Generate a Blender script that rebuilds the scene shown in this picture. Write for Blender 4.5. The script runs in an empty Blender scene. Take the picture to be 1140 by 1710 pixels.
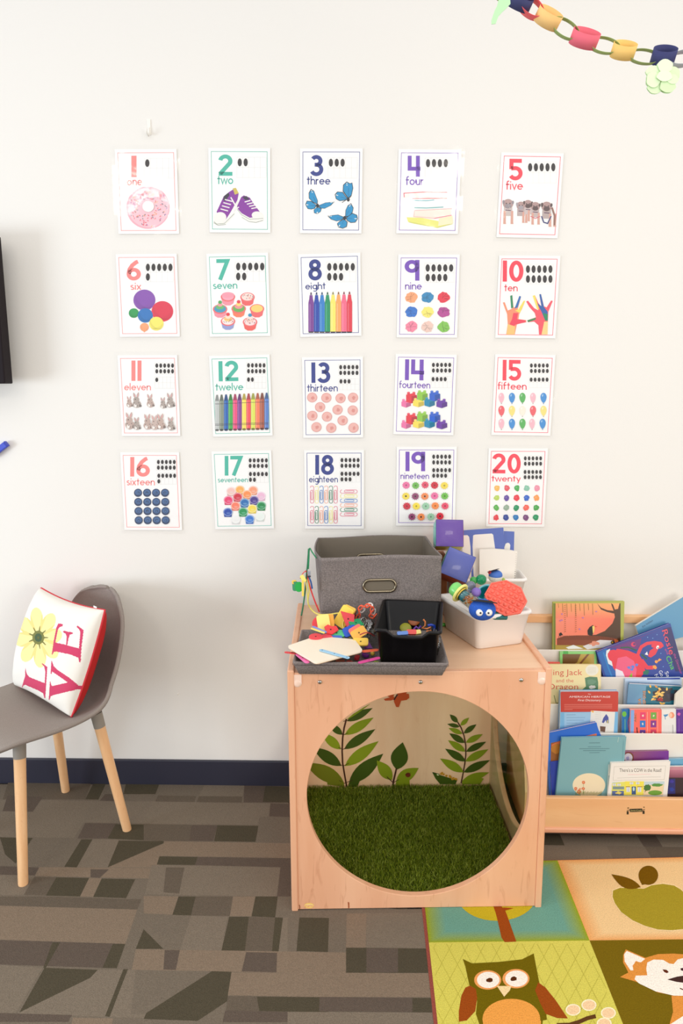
import bpy, math, random
from math import sin, cos, pi, radians
from mathutils import Vector, Matrix
from mathutils.geometry import tessellate_polygon
S = bpy.context.scene
# ---------------------------------------------------------------- camera
CF, CPITCH, CYAW, CROLL, CD, CH = 1200.65, .1716, -.0325, -.0055, 2.4385, 1.45
_C = Vector((0, -CD, CH))
_F = Vector((sin(CYAW)*cos(CPITCH), cos(CYAW)*cos(CPITCH), -sin(CPITCH)))
_R = Vector((cos(CYAW), -sin(CYAW), 0)); _U = _R.cross(_F)
_R2 = _R*cos(CROLL)+_U*sin(CROLL); _U2 = _U*cos(CROLL)-_R*sin(CROLL)
cd = bpy.data.cameras.new('camera'); cam = bpy.data.objects.new('camera', cd)
S.collection.objects.link(cam); S.camera = cam
cd.sensor_fit = 'VERTICAL'; cd.sensor_height = 36; cd.lens = CF/1710*36; cd.clip_start = .02
M4 = Matrix((_R2, _U2, -_F)).transposed().to_4x4(); M4.translation = _C
cam.matrix_world = M4
# ---------------------------------------------------------------- light and exposure
W = bpy.data.worlds.new('world'); S.world = W; W.use_nodes = True
bg = W.node_tree.nodes['Background']; bg.inputs[0].default_value = (.96, .97, 1, 1); bg.inputs[1].default_value = .90
def area(name, loc, target, sx, sy, power, col):
    l = bpy.data.lights.new(name, 'AREA'); l.shape = 'RECTANGLE'; l.size = sx; l.size_y = sy
    l.energy = power; l.color = col
    o = bpy.data.objects.new(name, l); S.collection.objects.link(o); o.location = loc
    o.rotation_euler = (Vector(target)-Vector(loc)).to_track_quat('-Z', 'Y').to_euler()
    return o
WARM = (1, .90, .76); COOL = (.76, .87, 1)
area('ceiling_panel_light', (-1.75, -3.45, 2.95), (-1.75, -3.45, 0), .55, .55, 15, WARM)
area('ceiling_panel_light', (.68, -3.45, 2.95), (.68, -3.45, 0), .55, .55, 15, WARM)
area('ceiling_panel_light', (-1.2, -1.55, 2.95), (-1.2, -1.35, 0), 1.3, .6, 3, WARM)
area('ceiling_panel_light', (.9, -1.55, 2.95), (.9, -1.35, 0), 1.3, .6, 7, WARM)
area('added_fill_light', (2.9, -4.3, .95), (.2, 0, .6), 1.6, 1.5, 44, (1, .93, .84))  # added fill from behind right, brightens the lower wall and bins
area('window_light', (-4.4, -2.5, .95), (0, -.2, .45), 1.5, 1.3, 84, COOL)
S.view_settings.view_transform = 'Standard'; S.view_settings.look = 'None'
S.view_settings.exposure = .09; S.view_settings.gamma = 1; S.view_settings.use_curve_mapping = False
# ---------------------------------------------------------------- helpers
rnd = random.Random(7)
def ray(px, py): return _F+_R2*((px-570)/CF)-_U2*((py-855)/CF)
def hit(px, py, o, n):
    d = ray(px, py); o = Vector(o); n = Vector(n)
    return _C+d*((o-_C).dot(n)/d.dot(n))
def at(px, py, ax, v):
    n = Vector((0, 0, 0)); n[ax] = 1; return hit(px, py, n*v, n)
def proj(P):
    d = P-_C; z = d.dot(_F); return 570+CF*d.dot(_R2)/z, 855-CF*d.dot(_U2)/z
def lin(c):
    return tuple((x/255/12.92 if x/255 <= .04045 else ((x/255+.055)/1.055)**2.4) for x in c[:3])
MATS = {}
def mat(col, rough=.5, metal=0, spec=.5, bump=0, bscale=200, vary=0, trans=0, coat=0, name=None):
    key = (col, rough, metal, spec, bump, bscale, vary, trans, coat)
    if key in MATS: return MATS[key]
    m = bpy.data.materials.new(name or 'surface'); m.use_nodes = True; nt = m.node_tree; b = nt.nodes['Principled BSDF']
    b.inputs['Roughness'].default_value = rough; b.inputs['Metallic'].default_value = metal
    b.inputs['Specular IOR Level'].default_value = spec
    if trans: b.inputs['Transmission Weight'].default_value = trans
    if coat: b.inputs['Coat Weight'].default_value = coat
    tc = nt.nodes.new('ShaderNodeTexCoord')
    if col == 'print':
        a = nt.nodes.new('ShaderNodeAttribute'); a.attribute_name = 'Col'; src = a.outputs['Color']
    else:
        r = nt.nodes.new('ShaderNodeRGB'); r.outputs[0].default_value = (*lin(col), 1); src = r.outputs[0]
    if vary:
        n = nt.nodes.new('ShaderNodeTexNoise'); n.inputs['Scale'].default_value = bscale; n.inputs['Detail'].default_value = 3
        nt.links.new(tc.outputs['Object'], n.inputs['Vector'])
        mr = nt.nodes.new('ShaderNodeMapRange'); mr.inputs['From Min'].default_value = .3; mr.inputs['From Max'].default_value = .7
        mr.inputs['To Min'].default_value = 1-vary; mr.inputs['To Max'].default_value = 1+vary
        nt.links.new(n.outputs['Fac'], mr.inputs['Value'])
        mx = nt.nodes.new('ShaderNodeVectorMath'); mx.operation = 'SCALE'
        nt.links.new(src, mx.inputs[0]); nt.links.new(mr.outputs[0], mx.inputs['Scale']); src = mx.outputs[0]
    nt.links.new(src, b.inputs['Base Color'])
    if bump:
        n = nt.nodes.new('ShaderNodeTexNoise'); n.inputs['Scale'].default_value = bscale; n.inputs['Detail'].default_value = 2
        nt.links.new(tc.outputs['Object'], n.inputs['Vector'])
        bp = nt.nodes.new('ShaderNodeBump'); bp.inputs['Strength'].default_value = min(1, bump); bp.inputs['Distance'].default_value = .002
        nt.links.new(n.outputs['Fac'], bp.inputs['Height']); nt.links.new(bp.outputs[0], b.inputs['Normal'])
    MATS[key] = m; return m
def wood(name, c0, c1, c2, grain=(6, 6, .7), fleck=.5, rough=.38):
    m = bpy.data.materials.new(name); m.use_nodes = True; nt = m.node_tree; b = nt.nodes['Principled BSDF']
    b.inputs['Roughness'].default_value = rough
    tc = nt.nodes.new('ShaderNodeTexCoord'); mp = nt.nodes.new('ShaderNodeMapping'); mp.inputs['Scale'].default_value = grain
    nt.links.new(tc.outputs['Object'], mp.inputs[0])
    n = nt.nodes.new('ShaderNodeTexNoise'); n.inputs['Scale'].default_value = 2; n.inputs['Detail'].default_value = 6; n.inputs['Distortion'].default_value = .6
    nt.links.new(mp.outputs[0], n.inputs['Vector'])
    cr = nt.nodes.new('ShaderNodeValToRGB'); e = cr.color_ramp.elements
    e[0].position = .3; e[0].color = (*lin(c0), 1); e[1].position = .7; e[1].color = (*lin(c1), 1)
    nt.links.new(n.outputs['Fac'], cr.inputs[0])
    mp2 = nt.nodes.new('ShaderNodeMapping'); mp2.inputs['Scale'].default_value = tuple(g*7 for g in grain)
    nt.links.new(tc.outputs['Object'], mp2.inputs[0])
    n2 = nt.nodes.new('ShaderNodeTexNoise'); n2.inputs['Scale'].default_value = 1.6; n2.inputs['Detail'].default_value = 4; n2.inputs['Distortion'].default_value = 1.4
    nt.links.new(mp2.outputs[0], n2.inputs['Vector'])
    mr = nt.nodes.new('ShaderNodeMapRange'); mr.inputs['From Min'].default_value = .60; mr.inputs['From Max'].default_value = .74
    mr.inputs['To Max'].default_value = fleck; nt.links.new(n2.outputs['Fac'], mr.inputs['Value'])
    mx = nt.nodes.new('ShaderNodeMix'); mx.data_type = 'RGBA'; nt.links.new(mr.outputs[0], mx.inputs[0])
    nt.links.new(cr.outputs[0], mx.inputs[6]); mx.inputs[7].default_value = (*lin(c2), 1)
    nt.links.new(mx.outputs[2], b.inputs['Base Color'])
    return m
def clearfilm(name, rough=.12, tint=(255, 255, 255), bump=.3, bscale=18, gl=.05, base=.0, edge=.9):
    m = bpy.data.materials.new(name); m.use_nodes = True; nt = m.node_tree; nt.nodes.clear()
    out = nt.nodes.new('ShaderNodeOutputMaterial'); t = nt.nodes.new('ShaderNodeBsdfTransparent'); t.inputs[0].default_value = (*lin(tint), 1)
    g = nt.nodes.new('ShaderNodeBsdfGlossy'); g.inputs['Roughness'].default_value = rough
    mx = nt.nodes.new('ShaderNodeMixShader'); lw = nt.nodes.new('ShaderNodeLayerWeight'); pw = nt.nodes.new('ShaderNodeMath'); pw.operation = 'POWER'; pw.inputs[1].default_value = 5; nt.links.new(lw.outputs['Facing'], pw.inputs[0]); fr = nt.nodes.new('ShaderNodeMath'); fr.operation = 'MULTIPLY_ADD'; fr.inputs[1].default_value = edge; fr.inputs[2].default_value = gl; nt.links.new(pw.outputs[0], fr.inputs[0])
    ad = nt.nodes.new('ShaderNodeMath'); ad.inputs[1].default_value = base
    tc = nt.nodes.new('ShaderNodeTexCoord'); n = nt.nodes.new('ShaderNodeTexNoise'); n.inputs['Scale'].default_value = bscale; n.inputs['Detail'].default_value = 3
    bp = nt.nodes.new('ShaderNodeBump'); bp.inputs['Strength'].default_value = min(bump, 1); bp.inputs['Distance'].default_value = .01
    L = nt.links.new
    L(tc.outputs['Object'], n.inputs['Vector']); L(n.outputs['Fac'], bp.inputs['Height']); L(bp.outputs[0], g.inputs['Normal'])
    L(fr.outputs[0], ad.inputs[0]); L(ad.outputs[0], mx.inputs[0]); L(t.outputs[0], mx.inputs[1]); L(g.outputs[0], mx.inputs[2]); L(mx.outputs[0], out.inputs[0])
    return m
def link(o, parent=None, pw=True):
    S.collection.objects.link(o)
    if parent: o.parent = parent
    return o
def tag(o, label=None, cat=None, group=None, kind=None):
    if label: o['label'] = label
    if cat: o['category'] = cat
    if group: o['group'] = group
    if kind: o['kind'] = kind
    return o
def empty(name, loc=(0, 0, 0), rz=0, **k):
    o = bpy.data.objects.new(name, None); o.empty_display_size = .05; o.location = loc; o.rotation_euler = (0, 0, rz); link(o); return tag(o, **k)
I4 = Matrix.Identity(4)
def T(x, y, z): return Matrix.Translation((x, y, z))
def RX(a): return Matrix.Rotation(a, 4, 'X')
def RY(a): return Matrix.Rotation(a, 4, 'Y')
def RZ(a): return Matrix.Rotation(a, 4, 'Z')
def frame(o, n, up=(0, 0, 1), roll=0):
    z = Vector(n).normalized(); x = Vector(up).cross(z).normalized(); y = z.cross(x)
    m = Matrix((x, y, z)).transposed().to_4x4(); m.translation = Vector(o); return m @ RZ(roll)
class MB:
    def __init__(s): s.v = []; s.f = []; s.c = []; s.sm = []
    def add(s, V, Fc, m=I4, smooth=False, col=(1, 1, 1)):
        k = len(s.v); s.v += [tuple(m @ Vector(p)) for p in V]
        for f in Fc: s.f.append([i+k for i in f]); s.sm.append(smooth); s.c.append(col)
        return s
    def box(s, a, b, m=I4, col=(1, 1, 1)):
        x0, y0, z0 = a; x1, y1, z1 = b
        return s.add([(x0, y0, z0), (x1, y0, z0), (x1, y1, z0), (x0, y1, z0), (x0, y0, z1), (x1, y0, z1), (x1, y1, z1), (x0, y1, z1)],
                     [(0, 3, 2, 1), (4, 5, 6, 7), (0, 1, 5, 4), (1, 2, 6, 5), (2, 3, 7, 6), (3, 0, 4, 7)], m, col=col)
    def prism(s, poly, z0, z1, m=I4, col=(1, 1, 1)):
        n = len(poly); V = [(p[0], p[1], z0) for p in poly]+[(p[0], p[1], z1) for p in poly]
        tr = tessellate_polygon([[Vector((p[0], p[1], 0)) for p in poly]])
        ar = sum(poly[i][0]*poly[(i+1) % n][1]-poly[(i+1) % n][0]*poly[i][1] for i in range(n))
        Fc = []
        for t in tr:
            a, b_, c = [poly[i] for i in t]; o = (b_[0]-a[0])*(c[1]-a[1])-(b_[1]-a[1])*(c[0]-a[0])
            t = tuple(t) if o > 0 else tuple(t)[::-1]
            Fc += [tuple(i+n for i in t), t[::-1]]
        for i in range(n):
            j = (i+1) % n; Fc.append((i, j, j+n, i+n) if ar > 0 else (j, i, i+n, j+n))
        return s.add(V, Fc, m, col=col)
    def tube(s, pts, r, n=8, m=I4, cap=True, closed=False, col=(1, 1, 1)):
        P = [Vector(p) for p in pts]; V = []; Fc = []; N = len(P); up = None
        for i in range(N):
            if closed: t = P[(i+1) % N]-P[i-1]
            else: t = P[min(i+1, N-1)]-P[max(i-1, 0)]
            t.normalize()
            if up is None: up = Vector((0, 0, 1)) if abs(t.z) < .9 else Vector((1, 0, 0))
            x = up.cross(t).normalized(); y = t.cross(x).normalized(); up = y
            rr = r[i] if isinstance(r, (list, tuple)) else r
            for k in range(n):
                a = 2*pi*k/n; V.append(P[i]+x*cos(a)*rr+y*sin(a)*rr)
        for i in range(N if closed else N-1):
            j = (i+1) % N
            for k in range(n):
                l = (k+1) % n; Fc.append((i*n+k, i*n+l, j*n+l, j*n+k))
        s.add(V, Fc, m, True, col)
        if cap and not closed: s.add(V[:n], [tuple(range(n))[::-1]], m, False, col); s.add(V[-n:], [tuple(range(n))], m, False, col)
        return s
    def lathe(s, prof, n=32, m=I4, col=(1, 1, 1), smooth=True):
        V = []; Fc = []
        for r, z in prof:
            for k in range(n): V.append((r*cos(2*pi*k/n), r*sin(2*pi*k/n), z))
        for i in range(len(prof)-1):
            for k in range(n):
                l = (k+1) % n; Fc.append((i*n+k, i*n+l, (i+1)*n+l, (i+1)*n+k))
        return s.add(V, Fc, m, smooth, col)
    def sphere(s, c, r, m=I4, n=16, sc=(1, 1, 1), col=(1, 1, 1)):
        V = []; Fc = []
        for i in range(n+1):
            a = pi*i/n
            for k in range(n*2):
                b = pi*k/n; V.append((c[0]+r*sin(a)*cos(b)*sc[0], c[1]+r*sin(a)*sin(b)*sc[1], c[2]+r*cos(a)*sc[2]))
        for i in range(n):
            for k in range(2*n):
                l = (k+1) % (2*n); Fc.append((i*2*n+k, (i+1)*2*n+k, (i+1)*2*n+l, i*2*n+l))
        return s.add(V, Fc, m, True, col)
    def grid(s, fn, nu, nv, m=I4, closeu=False, flip=False, col=(1, 1, 1), cf=None):
        V = [fn(i/(nu if closeu else nu-1), j/(nv-1)) for j in range(nv) for i in range(nu)]; k = len(s.v)
        s.v += [tuple(m @ Vector(p)) for p in V]
        for j in range(nv-1):
            for i in range(nu if closeu else nu-1):
                i2 = (i+1) % nu; f = [k+j*nu+i, k+j*nu+i2, k+(j+1)*nu+i2, k+(j+1)*nu+i]
                s.f.append(f[::-1] if flip else f); s.sm.append(True); s.c.append(cf(i, j) if cf else col)
        return s
    def build(s, name, material, parent=None, bevel=0, solid=0, sub=0, seg=2, weld=False, **k):
        me = bpy.data.meshes.new(name); me.from_pydata(s.v, [], s.f)
        me.polygons.foreach_set('use_smooth', s.sm)
        ca = me.color_attributes.new('Col', 'FLOAT_COLOR', 'CORNER'); buf = []
        for f, c in zip(s.f, s.c):
            if c and isinstance(c[0], (tuple, list)):
                for q in c: buf += [*q, 1]
            else: buf += [*c, 1]*len(f)
        ca.data.foreach_set('color', buf)
        me.materials.append(material); me.update()
        o = bpy.data.objects.new(name, me); link(o, parent)
        if weld: w = o.modifiers.new('w', 'WELD'); w.merge_threshold = .0002
        if solid: q = o.modifiers.new('s', 'SOLIDIFY'); q.thickness = solid; q.offset = -1
        if sub: q = o.modifiers.new('u', 'SUBSURF'); q.levels = q.render_levels = sub
        if bevel: q = o.modifiers.new('b', 'BEVEL'); q.width = bevel; q.segments = seg; q.limit_method = 'ANGLE'
        return tag(o, **k)
# ------------------------------------------------ strokes, lettering
def arc(cx, cy, r, a0, a1, n=14, ry=None):
    return [(cx+r*cos(radians(a0+(a1-a0)*i/n)), cy+(ry or r)*sin(radians(a0+(a1-a0)*i/n))) for i in range(n+1)]
GL = {  # lowercase, x-height 1: (advance, strokes)
 'o': (1.15, [arc(.5, .5, .4, 0, 360, 24)]),
 'e': (1.12, [[(.12, .52), (.9, .52)]+arc(.5, .5, .4, 3, 320, 20)]),
 'n': (1.0, [[(.1, 1), (.1, 0)], [(.1, .55)]+arc(.45, .58, .35, 180, 0)+[(.8, 0)]]),
 'h': (1.0, [[(.1, 1.55), (.1, 0)], [(.1, .55)]+arc(.45, .58, .35, 180, 0)+[(.8, 0)]]),
 'u': (1.0, [[(.8, 1), (.8, 0)], [(.1, 1), (.1, .42)]+arc(.45, .42, .35, 180, 360)]),
 't': (.72, [[(.3, 1.4), (.3, 0)], [(0, .95), (.6, .95)]]),
 'f': (.72, [[(.22, 0), (.22, 1.2)]+arc(.47, 1.22, .25, 180, 70, 6), [(0, .9), (.6, .9)]]),
 'r': (.68, [[(.1, 1), (.1, 0)], [(.1, .5)]+arc(.42, .58, .32, 180, 75, 8)]),
 'i': (.35, [[(.1, 1), (.1, 0)], [(.1, 1.25), (.1, 1.45)]]),
 'l': (.35, [[(.1, 1.55), (.1, 0)]]),
 'v': (.92, [[(.05, 1), (.42, .05), (.79, 1)]]),
 'w': (1.4, [[(.03, 1), (.34, .05), (.65, .95), (.96, .05), (1.27, 1)]]),
 'x': (.92, [[(.05, 1), (.75, 0)], [(.75, 1), (.05, 0)]]),
 'y': (.92, [[(.05, 1), (.42, .1)], [(.8, 1), (.3, -.45)]]),
 's': (.85, [arc(.4, .73, .25, 50, 200, 8, .2)+[(.4, .5)]+arc(.4, .27, .27, 60, -150, 10, .2)]),
 'g': (1.12, [arc(.5, .5, .4, 0, 360, 24), [(.9, 1), (.9, -.1)]+arc(.52, -.1, .38, 0, -140, 10, .32)]),
}
NU = {  # numerals, height 1 (y up): (width, strokes)
 '1': (.18, [[(.09, 0), (.09, 1)]]),
 '2': (.62, [arc(.31, .70, .22, 170, -25, 14)+[(.08, .09)], [(.02, .09), (.62, .09)]]),
 '3': (.62, [arc(.28, .72, .19, 150, -90, 14), arc(.28, .31, .23, 90, -155, 14), [(.2, .535), (.3, .535)]]),
 '4': (.62, [[(.09, 1), (.09, .38), (.6, .38)], [(.48, 1), (.48, 0)]]),
 '5': (.62, [[(.58, .91), (.11, .91), (.11, .52)], [(.1, .55)]+arc(.29, .33, .24, 100, -150, 16)]),
 '6': (.62, [arc(.31, .31, .22, 0, 360, 24), [(.09, .33), (.13, .55), (.25, .75), (.42, .9), (.5, .93)]]),
 '7': (.6, [[(.0, .91), (.52, .91), (.16, 0)]]),
 '8': (.62, [arc(.31, .73, .18, 0, 360, 24), arc(.31, .3, .22, 0, 360, 24)]),
 '9': (.62, [arc(.30, .69, .22, 0, 360, 24, .22), [(.53, 1), (.53, 0)]]),
 '0': (.62, [arc(.31, .5, .22, 0, 360, 30, .41)]),
}
def offpoly(pts, w, closed=False):
    out = []; P = [Vector((p[0], p[1])) for p in pts]
    if closed or (P[0]-P[-1]).length < 1e-6: closed = True; P = P[:-1] if (P[0]-P[-1]).length < 1e-6 else P
    N = len(P); L = []; Rr = []
    for i in range(N):
        if closed: a = P[i]-P[i-1]; b = P[(i+1) % N]-P[i]
        else: a = P[i]-P[i-1] if i else P[1]-P[0]; b = P[i+1]-P[i] if i < N-1 else a
        a = a.normalized(); b = b.normalized(); t = (a+b)
        if t.length < 1e-3: t = b
        t.normalize(); n = Vector((-t.y, t.x)); k = 1/max(.45, abs(n.dot(Vector((-b.y, b.x)))))
        L.append(P[i]+n*w/2*k); Rr.append(P[i]-n*w/2*k)
    q = []
    for i in range(N if closed else N-1):
        j = (i+1) % N; q.append([tuple(L[i]), tuple(L[j]), tuple(Rr[j]), tuple(Rr[i])])
    return q
_TC = {}
def glyphs(text):
    if text in _TC: return _TC[text]
    c = bpy.data.curves.new('t', 'FONT'); c.body = text; c.resolution_u = 3
    o = bpy.data.objects.new('t', c); S.collection.objects.link(o)
    dg = bpy.context.evaluated_depsgraph_get(); dg.update()
    me = bpy.data.meshes.new_from_object(o.evaluated_get(dg))
    V = [tuple(v.co) for v in me.vertices]; Fc = [tuple(p.vertices) for p in me.polygons]
    bpy.data.objects.remove(o); bpy.data.curves.remove(c); bpy.data.meshes.remove(me)
    _TC[text] = (V, Fc); return V, Fc
class Art:
    """printed shapes on a flat surface; o, U, V: origin and axes of the surface; mp maps picture points to photo pixels"""
    def __init__(s, o, U, V, z=(0, 0, 1), root=I4, eps=1.6e-5):
        s.o = Vector(o); s.U = Vector(U).normalized(); s.V = Vector(V).normalized(); s.N = s.U.cross(s.V)
        s.z = z; s.k = 0; s.eps = eps; s.mb = MB(); s.raw = False
    def uv(s, p):
        if s.raw: return p
        x = s.z[0]+p[0]/s.z[2]; y = s.z[1]+p[1]/s.z[2]
        q = hit(x, y, s.o, s.N)-s.o; return (q.dot(s.U), q.dot(s.V))
    def put(s, V2, Fc, col):
        s.k += 1; h = s.eps*s.k
        if col and not isinstance(col[0], (tuple, list)): col = lin(col)
        else: col = [lin(c) for c in col]
        fx = []
        for f in Fc:
            if len(f) < 3: continue
            a, b, c = V2[f[0]], V2[f[1]], V2[f[2]]
            fx.append(tuple(f)[::-1] if (b[0]-a[0])*(c[1]-a[1])-(b[1]-a[1])*(c[0]-a[0]) < 0 and not isinstance(col, list) else tuple(f))
        s.mb.add([(p[0], p[1], h) for p in V2], fx, col=col)
    def poly(s, pts, col):
        P = [s.uv(p) for p in pts]; s.put(P, tessellate_polygon([[Vector((*p, 0)) for p in P]]), col)
    def gquad(s, pts, cols): s.put([s.uv(p) for p in pts], [(0, 1, 2, 3)], cols)
    def rect(s, x0, y0, x1, y1, col): s.poly([(x0, y0), (x1, y0), (x1, y1), (x0, y1)], col)
    def ell(s, cx, cy, rx, ry, col, rot=0, n=20, a0=0, a1=360):
        c, q = cos(radians(rot)), sin(radians(rot)); P = []
        for i in range(n):
            a = radians(a0+(a1-a0)*i/(n if a1-a0 == 360 else n-1)); x, y = rx*cos(a), ry*sin(a); P.append((cx+x*c-y*q, cy+x*q+y*c))
        s.poly(P, col)
    def blob(s, cx, cy, rx, ry, col, rough=.18, n=14, seed=None):
        r = random.Random(seed if seed is not None else int(cx*7+cy*13)); P = []
        for i in range(n):
            a = 2*pi*i/n; k = 1-r.random()*rough*2; P.append((cx+rx*k*cos(a), cy+ry*k*sin(a)))
        s.poly(P, col)
    def leaf(s, a, b, w, col, n=9, bend=0):
        ax, ay = a; bx, by = b; dx, dy = bx-ax, by-ay; L = math.hypot(dx, dy); nx, ny = -dy/L, dx/L; up = []; dn = []
        for i in range(n+1):
            t = i/n; h = w*sin(pi*t**.85); k = bend*L*sin(pi*t)
            up.append((ax+dx*t+nx*(h+k), ay+dy*t+ny*(h+k))); dn.append((ax+dx*t+nx*(k-h), ay+dy*t+ny*(k-h)))
        s.poly(up+dn[-2:0:-1], col)
    def line(s, pts, w, col, closed=False):
        pts = list(pts)+([pts[0]] if closed else [])
        V2 = []; Fc = []
        for q in offpoly(pts, w): k = len(V2); V2 += [s.uv(p) for p in q]; Fc.append((k, k+1, k+2, k+3))
        s.put(V2, Fc, col)
    def strokes(s, st, x, y, sx, sy, w, col, slant=0, down=None):
        """st in y-up units placed with baseline at (x, y); down: direction tuple for tilt"""
        ax, ay = down or (1, 0)
        V2 = []; Fc = []
        for q0 in st:
            for q in offpoly(q0, w):
                k = len(V2)
                for p in q:
                    X, Y = p[0]*sx, -p[1]*sy; V2.append(s.uv((x+X*ax-Y*ay, y+X*ay+Y*ax)))
                Fc.append((k, k+1, k+2, k+3))
        s.put(V2, Fc, col)
    def word(s, t, x0, x1, ybase, xh, col, w=.2, tilt=(1, 0)):
        tot = sum(GL[c][0] for c in t)-.15; sx = (x1-x0)/tot; X = 0; st = []
        for c in t:
            for q in GL[c][1]: st.append([(p[0]+X, p[1]) for p in q])
            X += GL[c][0]
        s.strokes(st, x0, ybase, sx, xh, w, col, down=tilt)
    def num(s, t, x0, x1, y0, y1, col, w=.185, tilt=(1, 0)):
        X = 0; st = []
        for c in t:
            for q in NU[c][1]: st.append([(p[0]+X, p[1]) for p in q])
            X += NU[c][0]+.1
        s.strokes(st, x0, y1, (x1-x0)/(X-.1), y1-y0, w, col, down=tilt)
    def text(s, t, x, y, h, col, w=None, rot=0, align='l', shear=0):
        V, Fc = glyphs(t)
        if not V: return
        mx0 = min(v[0] for v in V); mx = max(v[0] for v in V)-mx0; k = h/.73; kx = k if w is None else w/mx
        off = {'l': 0, 'c': -.5, 'r': -1}[align]*mx*kx; c, q = cos(radians(rot)), sin(radians(rot)); V2 = []
        for v in V:
            X = (v[0]-mx0)*kx+off+shear*v[1]*k; Y = -v[1]*k; V2.append(s.uv((x+X*c-Y*q, y+X*q+Y*c)))
        s.put(V2, Fc, col)
    def build(s, name, parent=None, rough=.5, back=0, **kw):
        m = Matrix((s.U, s.V, s.N)).transposed().to_4x4(); m.translation = s.o
        o = s.mb.build(name, mat('print', rough, name='printed surface'), None, **kw)
        if parent: o.parent = parent; o.matrix_local = parent.matrix_basis.inverted() @ m
        else: o.matrix_basis = m
        return o
    def slab(s, pts, th, col, edge=(245, 242, 235), z1=0):
        """solid sheet/board whose front is the polygon pts, thickness th behind it"""
        P = [s.uv(p) for p in pts]; s.mb.prism(P, z1-th, z1-.0001, col=lin(edge)); s.poly(pts, col)
PW = mat('print', .55, name='printed paper')
# ---------------------------------------------------------------- room
wall_m = mat((238, 234, 226), .6, bump=.12, bscale=260, name='painted wall')
MB().box((-3.9, 0, 0), (3.2, .12, 3.1)).build('wall_back', wall_m, kind='structure')
MB().box((-3.9, -.012, 0), (3.2, 0, .1016)).build('baseboard_back', mat((46, 46, 60), .45, name='charcoal baseboard'), bevel=.003, kind='structure')
# floor: carpet tiles with blocks of several greys and browns, woven in rows
fl = Art((0, 0, 0), (1, 0, 0), (0, 1, 0), eps=2e-6)
A_, B_, D_, E_, G_ = (124, 112, 97), (132, 115, 97), (80, 73, 58), (102, 91, 78), (116, 105, 91)
GX, GY = (134, 117, 98), (96, 84, 74)
fl.raw = True; r0 = random.Random(3); fl.poly([(-3.9, 0), (3.2, 0), (3.2, -4.2), (-3.9, -4.2)], G_)
y = 0.0
while y > -4.2:
    h = r0.choice((.035, .055, .06, .09)); x = -3.9+r0.random()*.3
    while x < 3.2:
        w = r0.choice((.06, .12, .25, .25)); fl.poly([(x, y), (x+w, y), (x+w, y-h), (x, y-h)], r0.choice((A_, B_, G_, E_, GX, GY, A_, D_))); x += w
    y -= h
fl.raw = False
def carpet(z, lst):
    fl.z = z
    for c, p in lst: fl.poly(p, c)
ZA, ZB, ZC, ZD, ZE = (0, 1300, 4.56), (240, 1300, 4.56), (0, 1500, 4.56), (240, 1500, 4.56), (480, 1510, 4.56)
carpet((0, 0, 1), [(G_, [(-40, 1312), (480, 1312), (490, 1500), (735, 1530), (740, 1716), (-60, 1716)])])
carpet(ZA, [(E_, [(70, 20), (700, 35), (650, 170), (20, 170)]), (A_, [(0, 170), (900, 185), (1260, 185), (1260, 355), (640, 345), (560, 465), (0, 455)]),
    (GY, [(60, 140), (330, 150), (250, 265), (20, 260)]), (D_, [(712, 45), (810, 45), (750, 172), (650, 170)]), (D_, [(960, 45), (1260, 50), (1250, 130), (940, 130)]), (GY, [(800, 130), (900, 130), (870, 185), (760, 180)]),
    (GY, [(650, 350), (900, 355), (830, 470), (590, 470)]), (D_, [(880, 360), (1290, 362), (1240, 490), (820, 470)]),
    (G_, [(250, 465), (620, 470), (500, 690), (180, 690)]), (D_, [(0, 460), (250, 465), (120, 660), (40, 590)]), (D_, [(620, 475), (705, 475), (585, 690), (490, 685)]),
    (A_, [(705, 475), (905, 480), (840, 690), (585, 690)]), (D_, [(905, 485), (1280, 490), (1140, 550), (820, 690)]), (B_, [(1140, 550), (1280, 495), (1200, 690), (820, 690)]),
    (GY, [(0, 680), (300, 690), (265, 750), (0, 745)]), (B_, [(300, 688), (1200, 695), (1160, 775), (270, 755)]), (GY, [(690, 705), (830, 705), (760, 770), (690, 765)]),
    (E_, [(265, 762), (430, 765), (350, 905), (180, 900)]), (D_, [(430, 765), (680, 770), (610, 912), (350, 905)]), (B_, [(680, 770), (775, 772), (710, 915), (610, 912)]), (D_, [(775, 775), (1030, 780), (960, 925), (710, 915)]),
    (A_, [(0, 745), (262, 755), (180, 900), (0, 900)])])
carpet(ZB, [(G_, [(120, 50), (465, 55), (430, 150), (85, 140)]), (A_, [(465, 55), (770, 60), (750, 150), (420, 145)]), (E_, [(110, 140), (400, 145), (385, 195), (85, 190)]), (E_, [(420, 145), (750, 148), (745, 195), (400, 195)]), (GY, [(765, 60), (1110, 65), (1110, 195), (760, 195)]), (D_, [(925, 70), (1110, 75), (1110, 195), (905, 190)]),
    (A_, [(0, 185), (960, 200), (950, 300), (880, 310), (870, 365), (0, 355)]), (GY, [(965, 200), (1110, 205), (1110, 305), (955, 300)]), (E_, [(0, 358), (365, 365), (345, 490), (0, 485)]), (GY, [(365, 365), (560, 368), (530, 490), (345, 488)]), (D_, [(560, 368), (875, 372), (850, 495), (535, 490)]), (G_, [(880, 310), (1110, 312), (1110, 500), (855, 495)]),
    (B_, [(155, 490), (1115, 505), (1115, 618), (130, 602)]), (D_, [(120, 605), (410, 610), (390, 672), (100, 668)]), (GY, [(410, 610), (1118, 620), (1118, 690), (390, 672)]),
    (A_, [(60, 672), (1040, 690), (1010, 912), (10, 895)]), (E_, [(170, 690), (310, 690), (270, 890), (150, 880)]), (GY, [(1040, 690), (1120, 690), (1120, 912), (1015, 912)])])
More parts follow.
